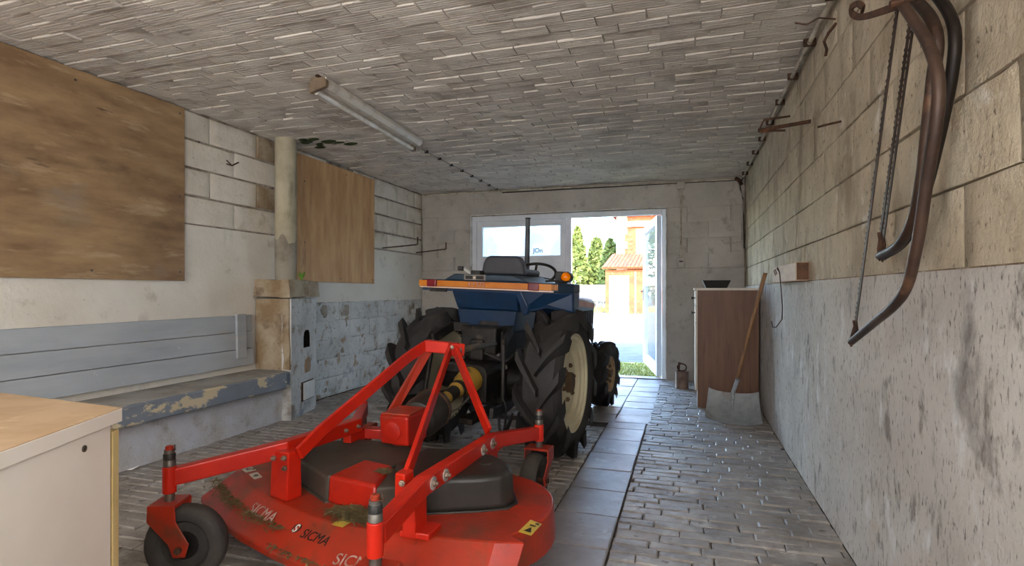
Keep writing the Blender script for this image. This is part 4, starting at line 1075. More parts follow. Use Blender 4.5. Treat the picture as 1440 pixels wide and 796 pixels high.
# rear cowl: stripe beam across both mudguards, raised middle, blue rear panel
cowl = TB().prism([(-.555, -.13), (-.53, -.16), (.50, -.16), (.575, -.05), (.575, .10), (.40, .34), (.26, .56), (-.26, .56), (-.40, .34), (-.555, .10)], 1.128, 1.188)
tb(cowl, 'mudguard_deck', blue_dusty, bevel=.008)
mid = TB().extrude([(-.36, -.150, 1.187), (-.275, -.150, 1.232), (.175, -.150, 1.232), (.29, -.150, 1.187)], (0, .6, 0))
tb(mid, 'seat_deck', blue_dusty, bevel=.008)
st_ = TB()
for x0, x1 in ((-.552, -.488), (-.405, .29), (.37, .455)):
    st_.box(x0, x1, -.168, -.158, 1.139, 1.180)
o = tb(st_, 'orange_stripe', orange)
for k in range(4):   # the stripe breaks up into thin lines towards the right end
    tb(TB().box(.458 + k * .011, .464 + k * .011, -.167, -.158, 1.142, 1.178), 'stripe_line', orange, o)
tb(TB().box(-.545, .47, -.168, -.158, 1.128, 1.136), 'pale_line', white_line, o)
for x0 in (-.488, .292):
    tb(TB().box(x0 + .003, x0 + .078, -.176, -.158, 1.134, 1.186), 'reflector', red_lens, bevel=.005)
MT = Matrix.Translation(TR_LOC) @ Matrix.Rotation(TR_RZ, 4, 'Z') @ ROLL
letter_dark = mat('stripe_lettering', 'b98f7c', rough=.5, bump=0)
letter_shadow = mat('stripe_lettering_outline', '7a3018', rough=.5, bump=0)
text('lettering', '4イ572', .044, MT @ frame((-.092, -.1688, 1.160), (1, 0, 0), (0, 0, 1)), letter_shadow, tr, offset=.0016)
text('lettering', '4イ572', .044, MT @ frame((-.092, -.1702, 1.160), (1, 0, 0), (0, 0, 1)), letter_dark, tr)
pl = tb(TB().box(-.195, -.03, -.156, -.148, 1.190, 1.229), 'emblem_plate', plate_m, bevel=.002)
black_inlay = mat('black_inlay', '1e1c1a', rough=.4, bump=0)
tb(TB().box(-.183, -.128, -.159, -.154, 1.197, 1.221).box(-.10, -.043, -.159, -.154, 1.197, 1.221), 'inlay', black_inlay, pl)
star = []
for k in range(10):
    a = math.pi / 2 + k * math.pi / 5; q_ = .013 if k % 2 == 0 else .006
    star.append((-.113 + q_ * math.cos(a), -.155, 1.208 + q_ * math.sin(a)))
tb(TB().extrude(star, (0, -.005, 0)), 'emblem', mat('emblem_silver', 'c8b4a0', rough=.3, metal=.5, bump=0), pl)
lb_ = TB().box(-.48, -.34, -.14, -.13, 1.10, 1.13)
tb(lb_, 'lamp_bracket', dark_steel)

# rear panel with a stepped lower part and fender side plates
panel = TB().hexa([(-.27, -.10, .985), (.20, -.10, .985), (.20, .3, .985), (-.27, .3, .985), (-.305, -.145, 1.128), (.20, -.145, 1.128), (.20, .3, 1.128), (-.305, .3, 1.128)])
tb(panel, 'rear_panel', blue, bevel=.015, seg=3)
low = TB().hexa([(-.24, -.09, .84), (.17, -.09, .84), (.17, .3, .84), (-.24, .3, .84), (-.27, -.105, .985), (.19, -.105, .985), (.19, .3, .985), (-.27, .3, .985)])
tb(low, 'lower_panel', blue, bevel=.01)
tb(TB().box(-.10, .06, -.097, -.08, .86, .94), 'hatch', dark_steel, bevel=.01)
fl_ = TB().extrude([(.185, -.15, 1.128), (.235, -.15, 1.128), (.285, -.13, 1.02), (.275, -.12, .97), (.245, -.12, .96)], (0, .06, 0))
tb(fl_, 'flange', blue, bevel=.008)
rf_ = TB().add([(.215, -.11, .98), (.40, -.08, 1.03), (.575, -.04, .99), (.575, .09, .99), (.215, .5, .98), (.215, -.13, 1.13), (.39, -.13, 1.13), (.575, -.05, 1.13), (.575, .10, 1.13), (.215, .55, 1.13)],
               [(0, 1, 6, 5), (1, 2, 7, 6), (2, 3, 8, 7), (3, 4, 9, 8), (4, 0, 5, 9), (5, 6, 7, 8, 9), (4, 3, 2, 1, 0)])
tb(rf_, 'mudguard', blue, bevel=.012)
tb(TB().prism([(-.545, -.13), (-.27, -.13), (-.27, .48), (-.42, .30), (-.545, .08)], 1.108, 1.13), 'mudguard', blue)

# seat
sb = TB().extrude([(-.17, .06, 1.235), (.175, .06, 1.235), (.16, .06, 1.32), (.135, .06, 1.365), (.10, .06, 1.375), (-.10, .06, 1.375), (-.135, .06, 1.365), (-.155, .06, 1.32)], (0, .07, 0))
seat = tb(sb, 'seat', seat_m, bevel=.018, seg=3, smooth=40)
cu = TB().box(-.155, .155, .11, .46, 1.236, 1.285)
tb(cu, 'cushion', seat_m, seat, bevel=.03, seg=3)

# steering wheel on its column
hubc = V((.0, .74, 1.262)); ax_ = V((.10, -.50, .86)).normalized()
s1_ = ax_.cross(V((0, 1, 0))).normalized(); s2_ = ax_.cross(s1_)
wheel_pts = [hubc + (s1_ * math.cos(a) + s2_ * math.sin(a)) * .178 for a in [2 * math.pi * k / 40 for k in range(40)]]
sw = tb(TB().tube(wheel_pts, .0125, 10, True), 'steering_wheel', black_plastic, smooth=50)
for k in range(3):
    a = R(-75 + 120 * k)
    tb(TB().bar(hubc + ax_ * -.02, hubc + (s1_ * math.cos(a) + s2_ * math.sin(a)) * .172, .02, .008), 'spoke', black_plastic, sw)
tb(TB().lathe([(.0, .012), (.03, .008), (.042, -.01), (.035, -.045), (.02, -.05)], hubc, ax_, 18), 'boss', black_plastic, sw, smooth=40)
tb(TB().tube([hubc - ax_ * .04, hubc - ax_ * .35], .022, 10), 'steering_column', dark_steel, smooth=50)
dash = TB().hexa([(-.20, .82, .85), (.20, .82, .85), (.20, 1.05, .85), (-.20, 1.05, .85), (-.19, .84, 1.09), (.19, .84, 1.09), (.19, 1.05, 1.09), (-.19, 1.05, 1.09)])
tb(dash, 'dashboard', blue, bevel=.02)
hood = TB().extrude([(-.22, 1.0, .74), (-.22, 1.0, 1.08), (-.17, 1.0, 1.125), (.17, 1.0, 1.125), (.22, 1.0, 1.08), (.22, 1.0, .74)], (0, .98, -.0))
for i in range(6, 12):
    p = hood.v[i]; hood.v[i] = V((p.x * .96, p.y, p.z - (.06 if p.z > .9 else 0)))
ho = tb(hood, 'hood', blue, bevel=.02)
tb(TB().hexa([(.216, 1.02, 1.0), (.226, 1.02, 1.0), (.218, 1.96, .95), (.206, 1.96, .95), (.216, 1.02, 1.07), (.226, 1.02, 1.07), (.218, 1.96, 1.0), (.206, 1.96, 1.0)]), 'side_stripe', salmon, ho)
for k in range(9):
    y = 1.38 + k * .062
    tb(TB().box(.209, .224, y, y + .036, .80, .935), 'louvre', dark_steel, ho)
tb(TB().box(-.2, .2, 1.965, 2.02, .66, .96), 'grille', black_plastic, bevel=.02)
tb(TB().box(-.215, .215, 1.55, 2.0, .64, .75), 'bumper_frame', plate_m, bevel=.01)
tb(TB().box(-.15, .15, .75, 1.85, .36, .75), 'engine', dark_steel, bevel=.02)
tb(TB().box(.15, .21, 1.25, 1.62, .33, .62).box(-.21, -.15, 1.25, 1.62, .33, .62), 'front_support', blue, bevel=.01)
tb(MB().box(-.30, .30, 1.66, 1.78, .26, .37), 'front_axle', dark_steel, bevel=.02)
ex = tb(TB().tube([(-.15, .95, 1.05), (-.15, .95, 1.30), (-.156, .945, 1.745)], .021, 14, scale=[1.15, 1.1, .95]), 'exhaust_pipe', mat('weathered_exhaust', '5d6165', '4a4c4f', sc=6, rough=.55, metal=.4, bump=.1), smooth=50)
tb(TB().lathe([(.02, 0), (.024, .004), (.024, .012), (0, .014)], (-.156, .945, 1.745), n=14), 'rain_cap', dark_steel, ex)

# turn signal, levers
sg = tb(TB().box(.35, .42, .22, .31, 1.18, 1.275), 'signal_bracket', black_plastic, bevel=.006)
tb(TB().tube([(.30, .16, 1.20), (.34, .17, 1.205), (.46, .19, 1.205)], .008, 8), 'grab_rail', dark_steel)
lensc = V((.440, .20, 1.235))
sg = tb(TB().lathe([(.034, .075), (.040, .06), (.040, .0), (.036, -.004)], lensc, (0, 1, 0), 20), 'turn_signal', black_plastic, smooth=40)
tb(TB().lathe([(.0355, .004), (.0345, -.012), (.026, -.024), (.013, -.029), (0, -.030)], lensc, (0, 1, 0), 20), 'amber_lens', amber, sg, smooth=60)
lv = tb(TB().tube([(-.20, .02, 1.225), (-.25, .02, 1.255), (-.31, .02, 1.275)], .010, 8), 'lever', black_plastic)
tb(TB().box(-.335, -.295, .0, .04, 1.258, 1.29), 'lever_knob', black_plastic, lv, bevel=.006)
coil = [(-.285 + .008 * k / 6, .02 + .014 * math.cos(k * math.pi / 3), 1.272 - .0028 * k / 6 * 1.6 + .014 * math.sin(k * math.pi / 3)) for k in range(66)]
tb(TB().tube(coil, .0032, 5), 'coil_cord', mat('pale_coil', 'd5d2cc', rough=.4, bump=0), lv)
tb(TB().box(-.215, -.14, -.02, .06, 1.225, 1.262), 'control_box', black_plastic, bevel=.006)

# transmission, axle, linkage
tb(TB().box(-.15, .15, -.22, .80, .34, .86), 'gearbox', dark_steel, bevel=.03)
tb(TB().lathe([(.105, -.40), (.11, -.2), (.14, -.15), (.14, .15), (.11, .2), (.105, .40)], (0, 0, .5), (1, 0, 0), 20), 'rear_axle', dark_steel, smooth=40)
hyd = TB().box(-.13, .13, -.30, -.1, .70, .88).box(-.05, .05, -.33, -.28, .66, .80)
tb(hyd, 'hydraulic_box', dark_steel, bevel=.015)
for s_ in (-1, 1):
    la = tb(TB().sweep([(s_ * .13, -.18, .86), (s_ * .22, -.25, .87), (s_ * .25, -.46, .80)], [(-.012, -.03), (.012, -.03), (.012, .03), (-.012, .03)]), 'lift_arm', dark_steel)
    tb(TB().tube([(s_ * .25, -.45, .79), (s_ * .28, -.50, .42)], .014, 10), 'lift_rod', dark_steel, smooth=50)
    tb(TB().sweep([(s_ * .20, -.05, .40), (s_ * .27, -.4, .40), (s_ * .33, -.78, .44)], [(-.012, -.03), (.012, -.03), (.012, .03), (-.012, .03)]), 'lower_link', dark_steel, bevel=.004)
    tb(TB().tube([(s_ * .29 + .022 * math.cos(a), -.52, .36 + .10 * math.sin(a)) for a in [k * math.pi / 8 for k in range(16)]], .008, 6, True), 'link_eye', dark_steel, smooth=50)
    tb(TB().tube([(s_ * .33 + .018 * math.sin(a) , -.50 + .018 * math.cos(a), .33 + .055 * math.sin(a)) for a in [k * math.pi / 8 for k in range(16)]], .007, 6, True), 'chain_link', dark_steel, smooth=50)
# plate over the power take-off
pg = [(-.155, .60), (-.15, .645), (-.11, .66), (.12, .655), (.15, .64), (.165, .60), (.165, .43), (.10, .42), (.10, .60), (-.10, .60)]
tb(TB().extrude([(x, -.50, z) for x, z in pg], (0, .28, 0)), 'shaft_guard', dark_steel, bevel=.006)
tb(TB().box(-.10, .10, -.24, -.215, .42, .66), 'rear_cover', dark_steel, bevel=.01)
tb(TB().box(-.05, .05, -.45, .1, .26, .30), 'drawbar', dark_steel, bevel=.008)
for k, (x, z) in enumerate(((-.12, .70), (.12, .70), (-.12, .50), (.12, .50), (0, .74), (.18, .62), (-.18, .62))):
    tb(TB().lathe([(.016, 0), (.016, -.02), (0, -.021)], (x, -.225, z), (0, 1, 0), 6), 'bolt', grey_steel)
tb(TB().tube([(-.25, -.05, .62), (-.18, -.24, .66), (.02, -.30, .72), (.18, -.26, .66), (.26, -.12, .74)], .012, 8), 'hose', black_plastic, smooth=60)
for s_ in (-1, 1): tb(TB().box(s_ * .2 - .05, s_ * .2 + .05, .55, .9, .33, .36), 'foot_step', dark_steel, bevel=.006)

# ------------------------------------------------------------------ red finishing mower on the tractor's linkage
red = mat('mower_red', 'b3200e', 'a01b0c', '8b2818', sc=4, rough=.32, bump=.04, spec=.5, rough_var=.08)
red_arm = mat('bright_mower_red', 'c4240f', 'b31d0c', '7c2e1c', sc=4, sc3=12, lo3=.64, hi3=.74, rough=.34, bump=.05, spec=.5)
red_dirty = mat('dirty_deck_red', 'a82d18', '92301d', '613e2c', sc=5, lo=.4, hi=.65, sc3=6, lo3=.50, hi3=.74, rough=.34, bump=.2, bsc=40, rough_var=.10, extra=[('4a2c20', 45, .64, .74, (1, 1, 1))])
dusty_black = mat('dusty_black_cover', '3a342d', '4b4238', '63564a', sc=4, lo=.4, hi=.65, sc3=3, lo3=.58, hi3=.8, rough=.6, bump=.2)
cover_black = mat('black_cover', '26241f', '312d29', '4a443c', sc=5, sc3=4, lo3=.6, hi3=.8, rough=.42, bump=.1)
solid_rubber = mat('worn_solid_rubber', '35322f', '4a443d', '6a6053', sc=6, lo=.4, hi=.65, sc3=7, lo3=.6, hi3=.75, rough=.75, bump=.3)
yellow = mat('yellow_guard', 'a88432', '8f6d2a', '5c4a2c', sc=6, lo=.42, hi=.66, sc3=8, lo3=.56, hi3=.70, rough=.5, bump=.1)
bolt_m = mat('weathered_bolt', '9a8878', '6d5647', sc=20, rough=.5, metal=.5, bump=.2)
washer_m = mat('zinc_washer', 'c9c6c0', 'a8a39b', sc=20, rough=.4, metal=.5, bump=0)
decal_faded = mat('faded_decal', 'b8a096', '9a6f60', sc=25, lo=.42, hi=.62, rough=.5, bump=0)
decal_white = mat('decal_white', 'c9c4ba', 'a89f95', sc=30, lo=.5, hi=.7, rough=.5, bump=0)
decal_black = mat('decal_black', '221a18', '3d2620', sc=30, lo=.5, hi=.75, rough=.5, bump=0)
decal_yellow = mat('decal_yellow', 'c9a93e', 'b39a4a', 'd8c070', sc=20, rough=.5, bump=0)

mw = thing('mower', 'red rear-mounted finishing mower with black belt covers and four caster wheels', 'mower', (-1.3, 2.2, 0))
ZD, ZR = .27, .165
crease = [(-2.04, 2.13), (-1.86, 1.99), (-1.64, 1.875), (-1.42, 1.79), (-1.20, 1.735), (-1.0, 1.735), (-.80, 1.752), (-.62, 1.775), (-.52, 1.80)]
rim_ = [(-2.15, 2.02), (-1.93, 1.875), (-1.68, 1.755), (-1.44, 1.668), (-1.20, 1.60), (-1.0, 1.59), (-.80, 1.625), (-.63, 1.685), (-.545, 1.765)]
side_c, side_r = [], []
for k in range(1, 15):
    a = R(-52) + R(140) * k / 14
    side_c.append((-.845 + .345 * math.cos(a), 2.09 + .37 * math.sin(a)))
    side_r.append((-.845 + .352 * math.cos(a), 2.09 + .377 * math.sin(a)))
back_c = [(-1.05, 2.52), (-1.35, 2.56), (-1.65, 2.56), (-1.88, 2.50), (-2.03, 2.36)]
back_r = [(-1.05, 2.527), (-1.35, 2.567), (-1.65, 2.567), (-1.89, 2.507), (-2.10, 2.31)]
cr, rr_ = crease + side_c + back_c, rim_ + side_r + back_r
n = len(cr)
mb = MB()
cen = (-1.25, 2.15, ZD)
vs = [(x, y, ZD) for x, y in cr] + [(x, y, ZR) for x, y in rr_] + [(x, y, ZR - .03) for x, y in rr_] + [(x, y, ZR - .03) for x, y in [(cen[0] + (a - cen[0]) * .97, cen[1] + (b - cen[1]) * .97) for a, b in rr_]] + [(x, y, ZR + .03) for x, y in [(cen[0] + (a - cen[0]) * .93, cen[1] + (b - cen[1]) * .93) for a, b in rr_]]
fs = [tuple(range(n))]
for i in range(n):
    j = (i + 1) % n
    for k in range(4): fs.append((k * n + i, k * n + j, (k + 1) * n + j, (k + 1) * n + i))
fs.append(tuple(4 * n + i for i in range(n))[::-1])
mb.add(vs, fs)
deck = mb.build('deck', red_dirty, mw, bevel=.006, smooth=25)

def tray_cover(name, base, top, z0, z1, m, bev=.018):
    mb = MB(); n = len(base); c = V((sum(p[0] for p in base) / n, sum(p[1] for p in base) / n, 0))
    flange = [(c.x + (x - c.x) * 1.05, c.y + (y - c.y) * 1.05) for x, y in base]
    o = MB().prism(base, z0, z1, top).build(name, m, mw, bevel=bev, seg=4, smooth=40)
    MB().prism(flange, z0 - .002, z0 + .006).build('flange', m, o, bevel=.002)
    return o
def shrink(ps, k):
    cx, cy = sum(p[0] for p in ps) / len(ps), sum(p[1] for p in ps) / len(ps)
    return [(cx + (x - cx) * k, cy + (y - cy) * k) for x, y in ps]
lc = [(-1.64, 2.06), (-1.385, 1.905), (-1.20, 2.06), (-1.16, 2.30), (-1.30, 2.44), (-1.60, 2.45), (-1.75, 2.33), (-1.74, 2.15)]
tray_cover('belt_cover', lc, shrink(lc, .985), ZD, .372, dusty_black, .012)
rc_ = [(-1.06, 1.945), (-.95, 1.915), (-.76, 2.0), (-.672, 2.055), (-.655, 2.12), (-.70, 2.22), (-.80, 2.31), (-1.0, 2.36), (-1.16, 2.32), (-1.18, 2.06)]
tray_cover('belt_cover', rc_, shrink(rc_, .955), ZD, .402, cover_black, .022)
MB().lathe([(.026, 0), (.026, .004), (.018, .006), (0, .006)], (-.80, 2.17, .4015), n=18).build('cap', cover_black, mw, smooth=40)
MB().lathe([(.008, 0), (.008, .006), (0, .007)], (-.69, 2.075, ZD + .006), n=10).build('screw', dusty_black, mw)
cc = [(-1.375, 1.895), (-1.125, 1.845), (-1.19, 2.10), (-1.36, 2.145)]
MB().prism(cc, ZD, .378, [(-1.375, 1.905), (-1.131, 1.862), (-1.194, 2.10), (-1.355, 2.143)]).build('center_cover', red, mw, bevel=.014, seg=3, smooth=40)
bc = [(-1.125, 1.85), (-1.06, 1.90), (-1.10, 2.06), (-1.188, 2.09)]
MB().prism(bc, ZD, .372).build('belt_cover', dusty_black, mw, bevel=.01)

# arms: square tube swept along each side
sq = lambda w, h: [(-w / 2, -h / 2), (w / 2, -h / 2), (w / 2, h / 2), (-w / 2, h / 2)]
RA = [V((-.871, 1.44, .405)), V((-.885, 1.76, .438)), V((-.872, 2.44, .420)), V((-.765, 2.86, .362))]
LA = [V((-1.90, 1.645, .402)), V((-1.60, 1.925, .462)), V((-1.575, 2.41, .45)), V((-1.92, 3.02, .385))]
MB().sweep(RA, sq(.05, .066)).build('arm', red_arm, mw, bevel=.006)
MB().sweep(LA, sq(.05, .066)).build('arm', red_arm, mw, bevel=.006)
# brackets from the deck up to the arms
def bracket(x0, x1, y0, y1, z1, name='bracket'):
    MB().box(x0, x1, y0, y1, ZD, z1).build(name, red_arm, mw, bevel=.006)
    MB().box(x0 - .012, x1 + .05, y0 + .005, y1 + .012, ZD, ZD + .022).build('foot', red_arm, mw, bevel=.004)
MB().hexa([(-1.645, 1.885, ZD), (-1.535, 1.855, ZD), (-1.52, 1.93, ZD), (-1.63, 1.96, ZD), (-1.635, 1.885, .465), (-1.535, 1.865, .465), (-1.525, 1.93, .465), (-1.625, 1.96, .465)]).build('bracket', red_arm, mw, bevel=.006)
bracket(-.935, -.885, 1.705, 1.80, .42)
bracket(-.905, -.865, 2.39, 2.52, .39)
MB().box(-.905, -.855, 2.50, 2.62, .355, .40).build('lug', red_arm, mw, bevel=.005)
bracket(-1.62, -1.575, 2.36, 2.49, .42)
MB().bar((-1.60, 2.52, .385), (-1.42, 2.58, .375), .07, .05).build('lug', red_arm, mw, bevel=.005)
MB().bar((-1.42, 2.50, .345), (-1.30, 2.52, .345), .05, .05).build('crossbar', red_arm, mw, bevel=.005)

# bolts
def bolt(p, d, washer=True, r=.012):
    d = V(d).normalized(); p = V(p)
    o = MB().lathe([(r, 0), (r, .010), (r * .55, .011), (r * .55, .017), (0, .018)], p + d * (.003 if washer else 0), d, 6).build('bolt', bolt_m, mw)
    if washer: MB().lathe([(r * 2.0, 0), (r * 2.0, .003), (0, .0032)], p, d, 18).build('washer', washer_m, o, smooth=40)
def on_arm(P, i, t_, side, dz=0):
    a, b = P[i], P[i + 1]
    p = a.lerp(b, t_); d = (b - a).normalized(); s_ = d.cross(V((0, 0, 1))).normalized()
    return p + s_ * (.0255 * side) + V((0, 0, dz)), s_ * side
for t_ in (.05, .20, .76, .93): bolt(*on_arm(RA, 1, t_, 1))
for x_, z_ in ((-1.612, .435), (-1.548, .445), (-1.544, .405)): bolt((x_, 1.876 - (x_ + 1.612) * .25, z_), (-.2, -1, 0), False, .011)
for t_ in (.75, .95): bolt(*on_arm(LA, 1, t_, 1), False, .010)
for p in ((-.862, 2.44, .33),): bolt(p, (1, 0, 0), False, .010)

# A-frame
TL, TRp = V((-1.345, 2.75, .822)), V((-1.20, 2.74, .818))
MB().bar(TL + V((-.015, 0, 0)), TRp + V((.03, 0, -.008)), .055, .062).build('hitch_head', red_arm, mw, bevel=.005)
MB().bar(TRp + V((.005, -.035, -.01)), TRp + V((.06, .02, -.015)), .02, .066).build('hitch_plate', red_arm, mw, bevel=.004)
bolt(TRp + V((.02, -.05, .004)), (.25, -1, 0), False, .012)
MB().sweep([TL + V((-.01, -.02, .0)), V((-1.40, 2.60, .765)), V((-1.50, 2.02, .515)), V((-1.512, 1.90, .455))], sq(.018, .056)).build('stay', red_arm, mw, bevel=.003)
MB().sweep([TL + V((0, 0, -.02)), V((-1.50, 2.62, .47)), V((-1.515, 2.57, .39))], sq(.018, .05)).build('stay', red_dirty, mw, bevel=.003)
MB().sweep([TRp + V((0, -.02, 0)), V((-1.0, 1.90, .47)), V((-.99, 1.82, .415))], sq(.018, .056)).build('stay', red_arm, mw, bevel=.003)
MB().sweep([TRp + V((.02, -.01, -.01)), V((-.895, 2.47, .455))], sq(.018, .054)).build('stay', red_arm, mw, bevel=.003)
MB().hexa([(-1.02, 1.80, ZD), (-.955, 1.78, ZD), (-.955, 1.86, ZD), (-1.02, 1.88, ZD), (-1.01, 1.79, .46), (-.965, 1.78, .46), (-.965, 1.85, .46), (-1.01, 1.86, .46)]).build('stay_bracket', red_arm, mw, bevel=.006)
bolt((-.975, 1.782, .43), (.25, -1, 0), False, .012)

# gearbox on its pedestal
gb = MB().hexa([(-1.41, 2.36, .385), (-1.25, 2.34, .385), (-1.24, 2.52, .385), (-1.40, 2.54, .385), (-1.415, 2.355, .525), (-1.25, 2.335, .525), (-1.24, 2.525, .53), (-1.405, 2.545, .53)]).build('gearbox', red, mw, bevel=.012, seg=3)
MB().lathe([(.045, 0), (.045, .012), (.03, .016), (0, .016)], (-1.335, 2.352, .45), (-.06, -1, 0), 20).build('gearbox_cover', red, mw, smooth=40)
MB().box(-1.40, -1.25, 2.35, 2.53, .525, .536).build('gearbox_lid', red_dirty, mw, bevel=.004)
MB().lathe([(.06, ZD), (.05, .33), (.055, .385)], (-1.33, 2.44, 0), n=16).build('pedestal', red_dirty, mw, smooth=40)
for a in range(4):
    q_ = R(45 + 90 * a); c_, s_ = math.cos(q_), math.sin(q_)
    MB().extrude([(-1.33 + c_ * .04, 2.44 + s_ * .04, ZD), (-1.33 + c_ * .11, 2.44 + s_ * .11, ZD), (-1.33 + c_ * .045, 2.44 + s_ * .045, .38)], (-s_ * .012, c_ * .012, 0)).build('rib', red_dirty, mw)
MB().bar((-1.20, 2.43, .30), (-1.10, 2.46, .30), .06, .05).build('bracket', red_dirty, mw, bevel=.005)

# casters
def caster(post, zt, zb, wc, r, w, ax, hub=True, tubez=None):
    p = V(post); ax = V(ax).normalized()
    c = V(wc)
    tz0, tz1 = tubez
    MB().tube([(p.x, p.y, tz0), (p.x, p.y, tz1)], .025, 16).build('pivot_tube', red_arm, mw, bevel=.003, smooth=40)
    pin = MB().tube([(p.x, p.y, zb), (p.x, p.y, zt - .03)], .0185, 14).build('pin', grey_steel, mw, smooth=40)
    MB().lathe([(.022, 0), (.022, .022), (.0205, .024)], (p.x, p.y, tz1 + .002), n=16).build('collar', grey_steel, pin, smooth=40)
    MB().lathe([(.021, 0), (.022, .02), (.019, .024)], (p.x, p.y, tz1 + .026), n=16).build('collar', black_plastic, pin, smooth=40)
    MB().lathe([(.0145, 0), (.0145, .028), (.011, .031), (0, .031)], (p.x, p.y, tz1 + .048), n=10).build('cap', red_dirty, pin, smooth=40)
    MB().tube([(p.x + .008, p.y, tz1 + .06), (p.x + .028, p.y, tz1 + .065), (p.x + .026, p.y, tz1 + .085)], .0025, 6).build('split_pin', rust, pin)
    # fork
    fw = w / 2 + .016
    top = V((p.x, p.y, zb))
    fo = MB()
    d = V((c.x - p.x, c.y - p.y, 0)); 
    pl0 = [top + ax * a * (fw + .008) + V((b * .0, 0, 0)) for a in (-1, 1) for b in (0,)]
    fwd = V((0, 0, 1)).cross(ax).normalized()
    if fwd.dot(d) < 0: fwd = -fwd
    def plate(s_):
        b_ = top + ax * s_ * fw
        e_ = V((c.x, c.y, c.z)) + ax * (s_ * fw)
        pts = [b_ - fwd * .05, b_ + fwd * .05, b_ + fwd * .052 - V((0, 0, .05)), e_ + fwd * .036 + V((0, 0, .02)), e_ + fwd * .022 - V((0, 0, .030)), e_ - fwd * .022 - V((0, 0, .030)), e_ - fwd * .040 + V((0, 0, .02)), b_ - fwd * .052 - V((0, 0, .05))]
        fo.extrude(pts, ax * s_ * .007)
    plate(1); plate(-1)
    fo.hexa([top - ax * (fw + .007) - fwd * .05, top + ax * (fw + .007) - fwd * .05, top + ax * (fw + .007) + fwd * .05, top - ax * (fw + .007) + fwd * .05,
             top - ax * (fw + .007) - fwd * .05 + V((0, 0, .01)), top + ax * (fw + .007) - fwd * .05 + V((0, 0, .01)), top + ax * (fw + .007) + fwd * .05 + V((0, 0, .01)), top - ax * (fw + .007) + fwd * .05 + V((0, 0, .01))])
    fo.build('fork', red_dirty, mw, bevel=.003)
    h = w / 2
    wh = MB().lathe([(r * .36, -h * .55), (r * .58, -h * .5), (r * .66, -h * .92), (r * .84, -h), (r * .96, -h * .72), (r, -h * .3), (r, h * .3), (r * .96, h * .72), (r * .84, h), (r * .66, h * .92), (r * .58, h * .5), (r * .36, h * .55)], c, ax, 36, closed=True).build('caster_wheel', solid_rubber, mw, smooth=40)
    MB().lathe([(r * .37, -h * .5), (r * .37, h * .5), (0, h * .5)], c, ax, 20).build('hub', dark_steel, wh, smooth=40)
    MB().lathe([(.013, -(fw + .02)), (.013, fw + .02), (0, fw + .02)], c, ax, 8).build('axle', rust, mw)
caster((-1.895, 1.636, 0), .54, .306, (-1.835, 1.66, .150), .150, .078, (.37, -.93, 0), tubez=(.345, .447))
caster((-.868, 1.425, 0), .54, .306, (-.86, 1.35, .150), .150, .078, (1, 0, 0), tubez=(.345, .447))
caster((-.752, 2.865, 0), .51, .280, (-.762, 2.80, .135), .135, .088, (1, -.06, 0), tubez=(.32, .408))
caster((-1.928, 3.03, 0), .51, .280, (-1.95, 2.95, .135), .135, .088, (1, .1, 0), tubez=(.34, .43))

# decals and lettering on the deck
def decal(name, corners, m, lift=.0015):
    mb = MB(); v_ = [V(p) for p in corners]; nrm = (v_[1] - v_[0]).cross(v_[2] - v_[0]).normalized()
    if nrm.z < 0: nrm = -nrm
    mb.add([p + nrm * .0003 for p in v_] + [p + nrm * lift for p in v_], [(0, 1, 2, 3), (4, 5, 6, 7), (0, 1, 5, 4), (1, 2, 6, 5), (2, 3, 7, 6), (3, 0, 4, 7)])
    return mb.build(name, m, mw), nrm
c4 = [at(729, 748, ZD), at(746, 731.5, ZD), at(762, 737.5, ZD), at(747, 753.5, ZD)]
dk, _ = decal('warning_label', c4, decal_yellow)
u_ = (c4[2] - c4[1]); v__ = (c4[1] - c4[0])
def inq(a, b, z): return c4[0].lerp(c4[3], a).lerp(c4[1].lerp(c4[2], a), b) + V((0, 0, z))
MB().add([inq(.25, .15, .0022), inq(.85, .15, .0022), inq(.55, .52, .0022)], [(0, 1, 2)]).build('triangle', decal_black, dk)
MB().add([inq(.3, .6, .0022), inq(.8, .62, .0022), inq(.75, .72, .0022), inq(.3, .70, .0022)], [(0, 1, 2, 3)]).build('print', decal_black, dk)
MB().add([inq(.55, .8, .0022), inq(.9, .82, .0022), inq(.85, .95, .0022), inq(.6, .9, .0022)], [(0, 1, 2, 3)]).build('print', decal_black, dk)
l1 = [at(338, 659, ZD), at(352, 655, ZD), at(360, 661, ZD), at(346, 665, ZD)]
dk, _ = decal('label', l1, decal_white)
text('lettering', '5', .06, frame(sum(l1, V()) / 4 + V((.01, 0, .0018)), (.25, -.97, 0), (.97, .25, 0)), decal_black, dk)
l2 = [at(350, 667.5, ZD), at(362, 664, ZD), at(369, 671, ZD), at(358, 674.5, ZD)]
dk, _ = decal('label', l2, decal_white)
text('lettering', 'dB', .032, frame(sum(l2, V()) / 4 + V((0, 0, .0018)), (.3, -.95, 0), (.95, .3, 0)), decal_black, dk)
c4b = [at(466, 738, ZD), at(482, 742, ZD), at(498, 731, ZD), at(484, 727, ZD)]
decal('warning_label', c4b, decal_yellow)

